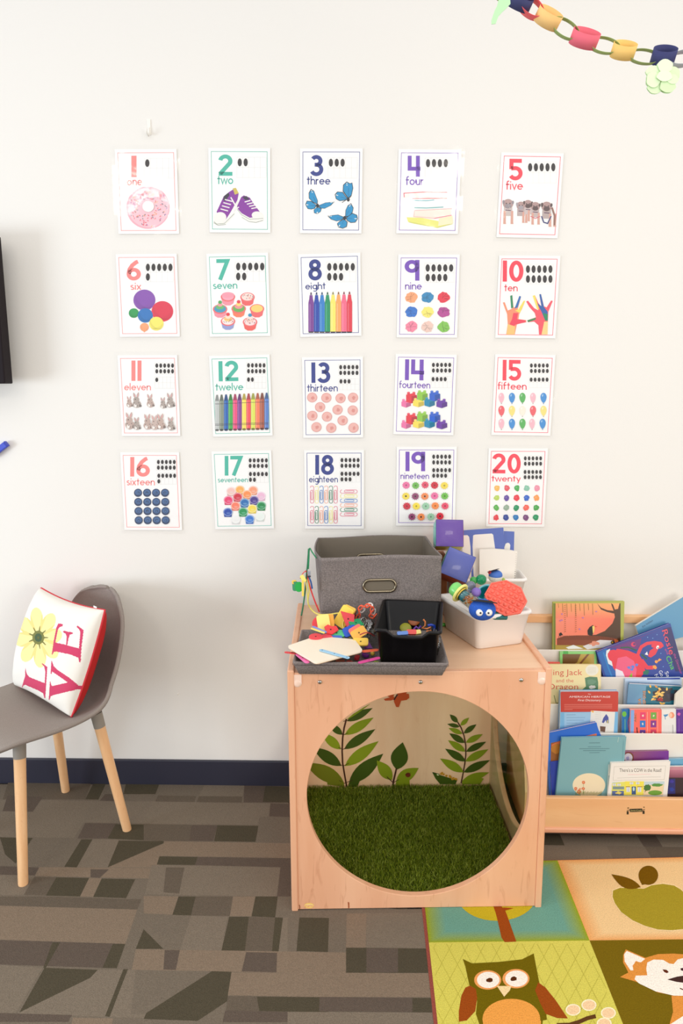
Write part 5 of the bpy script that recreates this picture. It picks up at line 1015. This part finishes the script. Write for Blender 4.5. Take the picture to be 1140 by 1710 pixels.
MB().tube([(.026*cos(2*pi*k/28), .026*sin(2*pi*k/28), .012) for k in range(28)], .0045, 8, fr, closed=True).build('ring', pm((236, 232, 130), .35), rs)
MB().lathe([(.0195, .012), (.0195, ln+.012), (.0175, ln+.012), (.0175, .012)], 28, fr).build('tube', clearfilm('clear tube', .05, (236, 236, 230), 0, 3, .05), rs)
MB().lathe([(.0205, ln*.0+.016), (.0205, ln*.0+.020)], 28, fr).lathe([(.0205, ln+.008), (.0205, ln+.02), (0, ln+.02)], 28, fr).build('band', pm((250, 214, 90), .3), rs)
r = random.Random(9)
MB().lathe([(0, .02), (.016, .02), (.016, .034), (0, .034)], 20, fr).build('inner_disc', pm((70, 170, 200)), rs)
mbb = MB()
for k in range(46): t, d = r.random()*6.3, r.random()*.014; mbb.sphere((d*cos(t), d*sin(t), .030+r.random()*(ln-.02)), .003, fr, n=5)
mbb.build('beads', pm((250, 150, 50)), rs, kind='stuff')
def plush(c, R_, col, label, belly=None):
    t = thing('plush_toy', label, 'plush toy', c); MB().sphere((0, 0, 0), R_, n=18, sc=(1.15, 1, .92)).build('body', mat(col, .95, bump=1, bscale=350, vary=.1), t); return t
pc2 = at(805, 1018, 2, .838); p1_ = plush(pc2, .0325, (40, 92, 190), 'round blue plush toy with big eyes and a flat black cap')
nd = Vector((-.10, -.86, .30)).normalized()
for dx in (-.0135, .0125):
    m = frame(Vector((dx+.001, -.0300, .001)), Vector((dx*9, -.9, .25))); e = MB().lathe([(0, .004), (.006, .0034), (.0095, .001), (.0095, -.002)], 24, m).build('eye', pm((240, 236, 230), .25), p1_)
    MB().lathe([(0, .0055), (.0022, .005), (.003, .0035)], 14, m @ T(-dx*.2, -.001, 0)).build('pupil', pm((30, 28, 40), .2), e)
hb = frame(Vector((.004, -.002, .024)), (.1, .30, 1)); MB().lathe([(0, .004), (.022, .004), (.024, .002), (.036, .0), (.037, -.002), (0, -.002)], 32, hb @ Matrix.Diagonal((1, .8, 1, 1))).build('cap', mat((34, 30, 30), .8), p1_)
pc3 = at(827, 964, 2, .865); p2_ = plush(pc3, .019, (226, 222, 206), 'small pale plush toy wearing a blue helmet behind the popper')
MB().sphere((0, 0, .007), .0195, n=14, sc=(1.1, 1, .85)).build('helmet', mat((72, 116, 196), .7, bump=.3, bscale=300), p2_)
MB().lathe([(0, .002), (.018, .0012), (.020, 0), (0, 0)], 20, frame((-.008, -.002, .022), (-.3, .25, 1))).build('brim', mat((40, 32, 34), .7), p2_); MB().sphere((-.018, -.002, .016), .006, n=8).build('tassel', mat((214, 60, 70), .7), p2_)
MB().sphere((.024, -.004, -.006), .0055, n=8).build('foot', mat((170, 190, 90), .7), p2_)
def solidthing(name, label, cat, mb, col, c, part='body', **k):
    t = mb.build(name, mat(col, **({'rough': .35} | k))); t.location = c; return tag(t, label, cat)
gb = thing('rattle', 'translucent green ball rattle between the plush toys', 'rattle', at(803, 968, 2, .865))
MB().sphere((0, 0, 0), .0165, n=16).build('ball', pm((24, 160, 100), .15, trans=.3), gb); MB().sphere((-.022, .002, -.003), .012, n=12).build('side_ball', pm((80, 190, 90), .15, trans=.3), gb); MB().tube([(-.02, 0, 0), (.012, 0, 0)], .004).build('bar', pm((40, 150, 90)), gb)
cb_ = thing('snow_globe', 'small clear grey bubble toy beside the shaker cap', 'toy', at(786, 979, 2, .862)); MB().sphere((0, 0, 0), .0155, n=16).build('dome', pm((150, 156, 176), .06, trans=.6), cb_); MB().lathe([(0, -.018), (.012, -.018), (.013, -.010), (0, -.010)], 20).build('base', pm((90, 96, 130)), cb_)
tag(MB().lathe([(0, .008), (.012, .007), (.014, .003), (.014, -.003), (.012, -.007), (0, -.008)], 24, frame((0, 0, 0), (-.2, -.7, .7))).build('lilac_disc', pm((136, 110, 196), .35)), 'lilac rounded disc toy behind the rain shaker', 'toy').location = at(795, 989, 2, .857)
tp_ = thing('stacking_cup', 'teal faceted cup toy wedged behind the coral popper', 'toy', at(813, 994, 2, .842)); fm2 = frame((0, 0, 0), (-.5, -.5, .8), roll=.3)
MB().lathe([(0, -.012), (.018, -.012), (.026, .014), (.023, .014), (.016, -.008), (0, -.008)], 8, fm2, smooth=False).build('cup', pm((20, 130, 140), .3), tp_); MB().tube([(.0265*cos(2*pi*k/24), .0265*sin(2*pi*k/24), .014) for k in range(24)], .003, 8, fm2, closed=True).build('rim', pm((130, 206, 216), .3), tp_)
tag(MB().prism([(-.03, -.02), (.03, -.02), (.034, .01), (-.03, .02)], -.006, .006, frame((0, 0, 0), (0, -.6, .8))).build('teal_plate', pm((10, 110, 110), .3), bevel=.003), 'dark teal plate low in the front white bin right of the blue plush', 'toy').location = at(828, 1024, 2, .812)
tag(MB().tube([(-.012, 0, 0), (.012, 0, 0)], .0055, 12).build('peg', pm((90, 200, 60), .3)), 'lime green peg on the cube top between the black and white bins', 'peg').location = at(741, 1043, 2, ZT_+.0055)
# ---------------------------------------------------------------- loose pieces in the tray
def rsq(w, h, r_=.006, n=4):
    P = []
    for cx, cy, a0 in ((w/2-r_, -h/2+r_, -90), (w/2-r_, h/2-r_, 0), (-w/2+r_, h/2-r_, 90), (-w/2+r_, -h/2+r_, 180)):
        for k in range(n+1): t = radians(a0+90*k/n); P.append((cx+r_*cos(t), cy+r_*sin(t)))
    return P
def circ(r_, n=24, sy=1): return [(r_*cos(2*pi*k/n), r_*sy*sin(2*pi*k/n)) for k in range(n)]
def tri(r_): return [(r_*cos(radians(90+120*k)), r_*sin(radians(90+120*k))) for k in range(3)]
YE, RE, BL_, GR, OR_, PK, MG = (250, 208, 96), (228, 60, 64), (40, 100, 200), (44, 168, 110), (248, 178, 70), (238, 130, 120), (226, 66, 140)
def piece(name, label, poly, px, py, z, n, roll, col, th=.005, cat='foam shape', group='foam lacing shapes in the tray', hole=True, zax=2):
    c = at(px, py, zax, z); t = thing(name, label, cat, c, group=group); m = frame((0, 0, 0), n, roll=roll)
    MB().prism(poly, -th/2, th/2, m).build('foam', mat(col, .6), t, bevel=.0008)
    if hole: MB().lathe([(0, th/2+.0003), (.0022, th/2+.0003), (.0026, th/2)], 12, m).build('lace_hole', mat(tuple(int(v*.45) for v in col), .8), t)
    return t
L0 = ZT_+.008
F1, F2 = (0, -.85, .5), (-.15, -.5, .85)
piece('foam_square', 'orange-yellow foam square standing at the left of the heap', rsq(.040, .044), 546, 1039, .79, (.05, -.9, .4), .08, OR_)
piece('foam_square', 'pale yellow foam square standing just behind the orange-yellow one', rsq(.036, .046), 540, 1040, .792, (.15, -.85, .4), .1, (252, 226, 130), hole=False)
piece('foam_disc', 'red foam disc half hidden behind the orange-yellow square', circ(.020), 532, 1041, .785, (-.3, -.8, .5), 0, RE, hole=False)
piece('foam_square', 'tall yellow foam panel leaning on the fabric box', rsq(.040, .062), 574, 1030, .80, (-.35, -.85, .4), -.42, (250, 212, 80))
piece('foam_square', 'bright yellow foam square behind the red wedge', rsq(.036, .032), 582, 1021, .812, (-.2, -.8, .5), -.35, YE, hole=False)
piece('foam_wedge', 'red foam wedge in the middle of the heap', [(-.018, .026), (.020, .010), (.012, -.026), (-.006, -.030)], 581, 1034, .80, (.1, -.85, .5), .1, (226, 66, 74), th=.008)
piece('foam_sheet', 'green foam rectangle lying below the yellow panel', rsq(.046, .026), 562, 1058, .77, (0, -.45, .9), -.06, (84, 190, 130))
piece('foam_apple', 'red foam heart shape on the green rectangle', [(-.02, .006), (-.012, .016), (0, .012), (.012, .016), (.022, .004), (.008, -.014), (-.008, -.014)], 552, 1052, .78, (0, -.55, .85), -.2, RE, hole=True)
piece('foam_sheet', 'blue foam strip under the green rectangle', rsq(.05, .020), 556, 1066, .762, (0, -.4, .9), .02, (70, 110, 200), hole=False)
piece('foam_disc', 'red foam ring lying flat at the left of the tray heap', circ(.019, sy=.9), 527, 1064, .768, (0, -.2, 1), 0, (236, 76, 84))
piece('foam_disc', 'pink-red foam disc behind the cream board', circ(.018), 545, 1066, .764, (.1, -.3, 1), 0, (232, 80, 96), hole=False)
piece('foam_sheet', 'green foam square edge in the fanned stack', rsq(.036, .030), 594, 1041, .79, (.15, -.35, .9), .15, (30, 160, 100))
piece('foam_sheet', 'teal-blue foam square edge in the fanned stack', rsq(.036, .028), 592, 1045, .783, (.15, -.35, .9), .2, (40, 140, 190), hole=False)
piece('foam_sheet', 'bright green foam slab above the royal blue square', rsq(.034, .026), 598, 1046, .78, (.1, -.4, .9), .05, (70, 190, 110), hole=False)
piece('foam_square', 'royal blue foam square between the red wedge and orange square', rsq(.038, .030), 584, 1054, .777, (-.1, -.7, .7), .45, (36, 84, 190))
piece('foam_square', 'salmon foam square behind the orange tilted one', rsq(.038, .026), 594, 1053, .782, (.1, -.8, .6), .5, (240, 120, 110), hole=False)
piece('foam_square', 'orange foam square tilted at the right of the heap', rsq(.044, .028), 599, 1057, .779, (.1, -.8, .6), .5, (252, 186, 80))
piece('foam_square', 'golden yellow foam square lying lowest at the right', rsq(.042, .026), 602, 1072, .762, (0, -.5, .85), .0, (250, 206, 84))
def stick(label, a_, b_, w, col, th=.0022, holes=3):
    A, B = at(*a_[:2], 2, a_[2]), at(*b_[:2], 2, b_[2]); c = (A+B)/2; d = B-A; L = d.length; x = d.normalized(); y = Vector((0, 0, 1)).cross(x).normalized(); z = x.cross(y); m = Matrix((x, y, z)).transposed().to_4x4()
    t = thing('craft_stick', label, 'craft stick', c, group='coloured craft sticks in the tray'); MB().prism(rsq(L, w, w*.48, 6), -th/2, th/2, m).build('stick', mat(col, .45), t, bevel=.0005)
    for k in range(holes): MB().lathe([(0, .0003), (.0018, .0003), (.002, 0)], 10, m @ T((k-(holes-1)/2)*L*.42, 0, th/2)).build('hole', mat(tuple(int(v*.5) for v in col), .8), t)
wb_ = [at(479, 1079, 2, .765), at(527, 1107, 2, .7655), at(606, 1086, 2, .766), at(592, 1068, 2, .765), at(528, 1063, 2, .764)]
cw = sum(wb_, Vector())/5; cb2 = thing('lacing_board', 'cream rounded board lying across the front left of the tray', 'board', cw)
def roundp(P, r_, n=5):
    out = []
    for i in range(len(P)):
        p, a_, b_ = P[i], P[i-1], P[(i+1) % len(P)]; u = (a_-p).normalized()*r_; v = (b_-p).normalized()*r_
        for k in range(n+1): t = k/n; out.append((p+u)*(1-t)**2+p*2*t*(1-t)+(p+v)*t*t)
    return out
MB().prism([((p-cw).x, (p-cw).y) for p in roundp(wb_, .012)], -.004, .001, RX(-.0)).build('board', mat((250, 238, 216), .45), cb2, bevel=.0015)
MB().prism([((p-cw).x*.985, (p-cw).y*.985) for p in roundp(wb_, .012)], -.0055, -.0041).build('cork_underside', mat((214, 170, 120), .7), cb2)
stick('light blue craft stick lying on the cream board', (534, 1085, .7685), (583, 1099, .7685), .011, (158, 206, 236))
stick('magenta craft stick poking out under the left of the cream board', (496, 1092, .757), (514, 1107, .757), .013, (238, 110, 176), holes=1)
stick('red craft stick sticking out over the left rim of the tray', (475, 1089, .753), (500, 1092, .753), .009, (226, 60, 66), holes=1)
stick('magenta craft stick lying in front of the black bin', (598, 1107, .750), (634, 1098, .752), .012, (222, 70, 150), holes=1)
stick('orange-red craft stick left of the black bin', (604, 1088, .756), (632, 1085, .757), .013, (244, 104, 66), holes=0)
stick('slim yellow foam stick at the upper left of the heap', (519, 1049, .792), (542, 1057, .784), .007, (250, 226, 120), holes=0)
stick('periwinkle foam stick crossing under the yellow one', (522, 1046, .786), (545, 1056, .780), .007, (130, 150, 220), holes=0)
for k, (px, py, c, lb, P) in enumerate(((568, 1105, (226, 64, 56), 'small red plastic piece in front of the cream board', 0), (583, 1106, (230, 70, 60), 'small red plastic ring near the tray front', 1), (596, 1098, (214, 50, 60), 'red plastic piece left of the magenta stick', 0), (610, 1094, (130, 50, 150), 'purple plastic piece under the orange-red stick', 0), (622, 1093, (240, 200, 80), 'yellow plastic bead beside the black bin', 2), (615, 1079, (140, 60, 160), 'purple plastic triangle standing left of the black bin', 3), (626, 1108, (150, 180, 60), 'lime plastic piece at the foot of the black bin', 0), (550, 1107, (180, 130, 90), 'tan plastic piece at the tray front', 0))):
    c3 = at(px, py, 2, L0+.006+(.02 if P == 3 else 0)); 
    if P == 1: mb = MB().tube([(.008*cos(2*pi*q/20), .008*sin(2*pi*q/20), 0) for q in range(20)], .0026, 8, closed=True)
    elif P == 2: mb = MB().sphere((0, 0, .003), .0065, n=10)
    elif P == 3: mb = MB().prism(tri(.014), -.0025, .0025, frame((0, 0, 0), (0, -.8, .6)))
    else: mb = MB().prism(rsq(.024, .013, .005), -.003, .003, RZ(k*.7))
    o = mb.build('plastic_piece', mat(c, .35), None); o.location = c3; tag(o, lb, 'plastic piece', 'small plastic pieces in the tray')
def chain(name, label, pts, r_, col, cat='lace', **k):
    P = [at(p[0], p[1], *(p[2] if isinstance(p[2], tuple) else (2, p[2]))) for p in pts]; c = P[0]; Q = []
    for i in range(len(P)-1):
        for t in range(6): Q.append(Vector(smooth([tuple(v) for v in P], (i+t/6)/(len(P)-1)))-c)
    Q.append(P[-1]-c); o = MB().tube(Q, r_, 8).build(name, mat(col, .5), None); o.location = c; return tag(o, label, cat, **k)
Y1 = (1, -.372)
chain('lace', 'yellow lace looping from the box corner across the foam heap', [(513, 967, Y1), (516, 985, Y1), (514, 1005, Y1), (520, 1018, Y1), (532, 1026, (1, -.40)), (550, 1026, (1, -.42)), (568, 1024, (1, -.43)), (576, 1030, (1, -.45)), (572, 1044, (1, -.47)), (580, 1060, (1, -.49)), (592, 1070, (1, -.50))], .0022, (244, 226, 110))
chain('lace', 'red lace running down the left front corner of the box', [(511, 953, Y1), (516, 975, Y1), (524, 1000, Y1), (533, 1022, Y1)], .0022, (226, 56, 60))
chain('lace', 'dark green lace tail hanging left of the box', [(515, 917, (1, -.30)), (513.5, 940, (1, -.35)), (512, 955, Y1), (510, 980, Y1), (507, 1005, Y1), (503, 1028, (1, -.40))], .0022, (24, 110, 70))
chain('lace', 'pale yellow lace end hanging beside the fabric box', [(509, 965, (1, -.378)), (512, 985, (1, -.378)), (514, 1008, (1, -.378))], .0020, (236, 226, 120))
chain('lace', 'green lace over the left rim of the fabric box', [(528, 932, (1, -.345)), (521, 922, (1, -.33)), (516.5, 916, (1, -.31)), (515.5, 935, (1, -.345)), (514.5, 950, (1, -.365))], .0020, (20, 130, 80))
chain('lace', 'blue lace tucked against the box side', [(515, 962, (1, -.368)), (519, 972, (1, -.368)), (521, 983, (1, -.368))], .0024, (40, 90, 170))
chain('lace', 'thin red lace curving over the left-hand foam discs', [(511, 953, (1, -.375)), (506, 957, (1, -.38)), (501, 966, (1, -.38))], .0014, (220, 70, 60))
chain('lace', 'dark red lace arching beside the black bin', [(601, 1060, .79), (608, 1057, .80), (616, 1057, .80), (625, 1062, .785)], .0016, (170, 50, 50))
def hang(name, label, poly, px, py, y, n, roll, col, th=.005, cat='foam shape'):
    t = thing(name, label, cat, at(px, py, 1, y), group='lacing shapes hanging at the box corner'); MB().prism(poly, -th/2, th/2, frame((0, 0, 0), n, roll=roll)).build('foam', mat(col, .5), t, bevel=.0008); return t
hang('foam_leaf', 'bright green leaf-shaped piece hanging at the box corner', circ(.0125, 20, 1.2), 499, 980, -.395, (-.1, -1, .2), 0, (10, 160, 60))
hang('foam_leaf', 'darker green piece tucked behind the bright green leaf', rsq(.018, .028, .006), 493, 979, -.385, (-.5, -1, .2), .15, (8, 130, 70))
hang('foam_tag', 'golden yellow tag left of the green leaves', rsq(.013, .011, .003), 491, 972, -.38, (0, -1, .3), .2, (246, 196, 70))
hang('foam_stick', 'long yellow stick piece hanging beside the green leaf', rsq(.0062, .048, .002), 505.5, 982, -.402, (0, -1, .1), 0, (244, 210, 90), th=.006)
hang('foam_stick', 'short pale yellow piece knotted above the hanging stick', rsq(.012, .022, .003), 506, 966, -.398, (.2, -1, .2), .5, (240, 226, 120), th=.004)
clipm = mat((170, 176, 190), .3, .6)
t = thing('metal_clip', 'small grey clip gathering the laces at the box corner', 'clip', at(516, 957, 1, -.382)); MB().box((-.004, -.003, -.008), (.004, .003, .006)).build('jaw', clipm, t, bevel=.001); MB().box((-.005, -.0045, -.012), (.005, -.001, -.007)).build('grip', mat((60, 60, 70), .4), t, bevel=.001)
def links(label, pts, col, y, grp='linked plastic chains'):
    P = [at(p[0], p[1], 1, y) for p in pts]; t = thing('link_chain', label, 'toy chain', P[0])
    for i in range(len(P)-1):
        a_, b_ = P[i]-P[0], P[i+1]-P[0]; d = b_-a_; L = d.length; x = d.normalized(); y_ = Vector((0, -1, .2)).cross(x).normalized(); z = x.cross(y_); 
        if i % 2: y_, z = z, -y_
        m = Matrix((x, y_, z)).transposed().to_4x4(); m.translation = (a_+b_)/2
        MB().tube([((L*.62)*cos(2*pi*k/18), .0045*sin(2*pi*k/18), 0) for k in range(18)], .0021, 7, m, closed=True).build('link', mat(col, .4), t)
    return t
links('orange-red chain of links arching over the right of the heap', [(595, 1034), (600, 1026), (599, 1018), (604, 1012), (610, 1013), (616, 1010), (622, 1014), (620, 1021), (617, 1028), (624, 1031), (628, 1026)], (240, 96, 62), -.44)
links('white chain of links behind the orange-red one', [(602, 1022), (608, 1016), (615, 1009), (621, 1011), (625, 1018), (622, 1026)], (236, 234, 230), -.432)
links('dark red chain of links low behind the red wedge', [(588, 1018), (593, 1022), (592, 1029), (597, 1032)], (120, 40, 34), -.43)
bagm = clearfilm('crumpled clear plastic', .08, (225, 226, 222), .9, 26, .10, .10)
def bag(label, c, sx, sy, sz, seed):
    r = random.Random(seed); ph = [r.random()*6 for _ in range(6)]
    def g_(u, v):
        a_, b_ = 2*pi*u, pi*(v-.5); k = 1+.16*sin(3*a_+ph[0]+2*b_)+.12*sin(7*a_+ph[1]-5*b_)+.08*sin(13*a_+11*b_+ph[2])
        return (sx*k*cos(b_)*cos(a_), sy*k*cos(b_)*sin(a_), sz*k*sin(b_))
    t = thing('plastic_bag', label, 'plastic bag', c); MB().grid(g_, 48, 24, closeu=True).build('bag', bagm, t); MB().box((-sx*.3, -.002, sz*.9), (sx*.3, .002, sz*1.05), RZ(seed)).build('zip_strip', bagm, t)
bag('crumpled clear bag between the heap and the black bin', Vector((.0, -.455, .765)), .030, .035, .028, 3)
bag('crumpled clear bag squeezed right of the black bin', Vector((.196, -.515, .752)), .013, .055, .028, 8)
# pieces in the black bin
fl_ = ZT_+.050
def inbin(name, label, mb, px, py, z, col): o = mb.build(name, mat(col, .4)); o.location = at(px, py, 2, z); return tag(o, label, 'toy piece', 'toy pieces in the black bin')
inbin('toy_bar', 'blue and white bar lying at the front of the black bin', MB().prism(rsq(.03, .012, .003), -.003, .003, frame((0, 0, 0), (0, -.5, .8), roll=.1)), 672, 1058, .79, (110, 150, 225))
inbin('toy_bar', 'salmon red bar at the front of the black bin', MB().prism(rsq(.026, .016, .003), -.003, .003, frame((0, 0, 0), (0, -.5, .8))), 687, 1056, .79, (236, 90, 84))
inbin('toy_bar', 'pale yellow piece right of the salmon bar', MB().prism(rsq(.018, .014, .003), -.003, .003, frame((0, 0, 0), (0, -.5, .8), roll=.2)), 697, 1056, .79, (246, 220, 130))
inbin('toy_disc', 'olive green disc deep in the black bin', MB().lathe([(0, .003), (.016, .003), (.017, 0), (0, -.003)], 24, frame((0, 0, 0), (0, -.6, .8))), 677, 1049, .775, (150, 150, 40))
inbin('toy_disc', 'brown-orange disc at the back of the black bin', MB().lathe([(0, .003), (.017, .003), (.018, 0), (0, -.003)], 24, frame((0, 0, 0), (0, -.6, .8))), 691, 1037, .768, (170, 90, 40))
inbin('toy_piece', 'purple knotted piece in the black bin', MB().tube([(-.01, 0, -.003), (-.004, 0, .004), (.003, 0, -.002), (.009, 0, .006)], .003), 697, 1049, .785, (110, 60, 170))
inbin('toy_hook', 'orange hooked strip rising in the black bin', MB().tube([(-.004, 0, .018), (.001, 0, .012), (.001, 0, 0), (-.008, 0, -.006), (.006, 0, -.009), (.016, 0, -.004), (.018, 0, -.014), (.004, 0, -.016)], .0024), 709, 1045, .795, (248, 150, 90))
inbin('toy_piece', 'royal blue bent piece right in the black bin', MB().tube([(-.010, 0, .002), (0, 0, .004), (.008, 0, .002), (.009, 0, -.012)], .0042), 720, 1046, .79, (30, 70, 190))
# ---------------------------------------------------------------- paper chain
gy = -.9; gc = at(975, 62, 1, gy); gar = thing('paper_chain', 'looping paper chain of coloured links across the top right corner', 'paper chain', gc)
def plink(px, py, rot, L, h, wd, col, flat):
    c = at(px, py, 1, gy)-gc; n = 40; V = []; Fc = []
    for k in range(n):
        t = 2*pi*k/n; x, q = L*cos(t), h*sin(t)
        if flat: V += [(x, q, -wd/2), (x, q, wd/2)]
        else: V += [(x, -wd/2, q), (x, wd/2, q)]
    for k in range(n): j = (k+1) % n; Fc.append((2*k, 2*j, 2*j+1, 2*k+1))
    MB().add(V, Fc, T(*c) @ RY(radians(rot)) @ RX(.75 if flat else 0), True).build('paper_link', mat(col, .8), gar, solid=.0006)
for px, py, rot, L, h, wd, col, flat in ((866, 2, 25, .026, .016, .022, (60, 64, 110), True), (885, 12, 35, .028, .014, .020, (240, 100, 104), False), (915, 30, 28, .025, .018, .026, (250, 204, 130), True), (943, 48, 30, .030, .014, .011, (150, 172, 100), False), (976, 64, 14, .027, .018, .026, (240, 112, 130), True),
    (1008, 76, 12, .030, .013, .011, (156, 176, 104), False), (1041, 84, 6, .023, .017, .025, (250, 206, 120), True), (1075, 95, 8, .030, .012, .011, (150, 166, 100), False), (1108, 93, 0, .023, .018, .026, (58, 62, 112), True), (1140, 98, -6, .030, .012, .020, (180, 184, 190), False), (1172, 92, -12, .024, .018, .026, (240, 112, 130), True), (836, -18, 40, .030, .014, .02, (150, 172, 100), False)): plink(px, py, rot, L, h, wd, col, flat)
a = Art((0, gy-.03, 0), (1, 0, 0), (0, .0, 1), (780, 0, 3.167))
LG2 = (218, 242, 196)
def cutout(name, label, pts, col, petals=None, y=gy-.03, th=.0012):
    a = Art((0, y, 0), (1, 0, 0), (0, 0, 1), (780, 0, 3.167)); a.slab(pts, th, col, col)
    if petals: 
        for p in petals: a.k += 30; a.slab([(p[0]+p[2]*cos(t)*(1+.07*sin(5*t+p[0])), p[1]+p[3]*sin(t)) for t in [2*pi*k/20 for k in range(20)]], .0008, p[4], p[4], z1=p[5])
    o = a.build(name, None, rough=.8); return tag(o, label, 'paper cutout')
cutout('paper_leaf', 'pale green paper leaf hanging from the paper chain, top centre right', [(170, -20), (225, -30), (228, 20), (205, 45), (188, 60), (165, 85), (150, 125), (128, 128), (128, 105), (145, 55), (158, 30)], (186, 232, 180))
cutout('paper_flower', 'crinkled pale green paper flower hanging at the top right edge', [(1010, 380), (1060, 380), (1070, 430), (1000, 440)], LG2, [(985, 385, 44, 34, (218, 242, 196), .004), (1040, 355, 40, 36, (224, 246, 204), .006), (1085, 395, 34, 38, (214, 240, 190), .005), (975, 430, 36, 42, (220, 243, 198), .008), (985, 470, 38, 32, (215, 240, 192), .006), (1050, 465, 42, 34, (210, 237, 184), .009), (1030, 415, 40, 28, (228, 247, 208), .011), (1075, 430, 30, 26, (218, 242, 196), .010)])
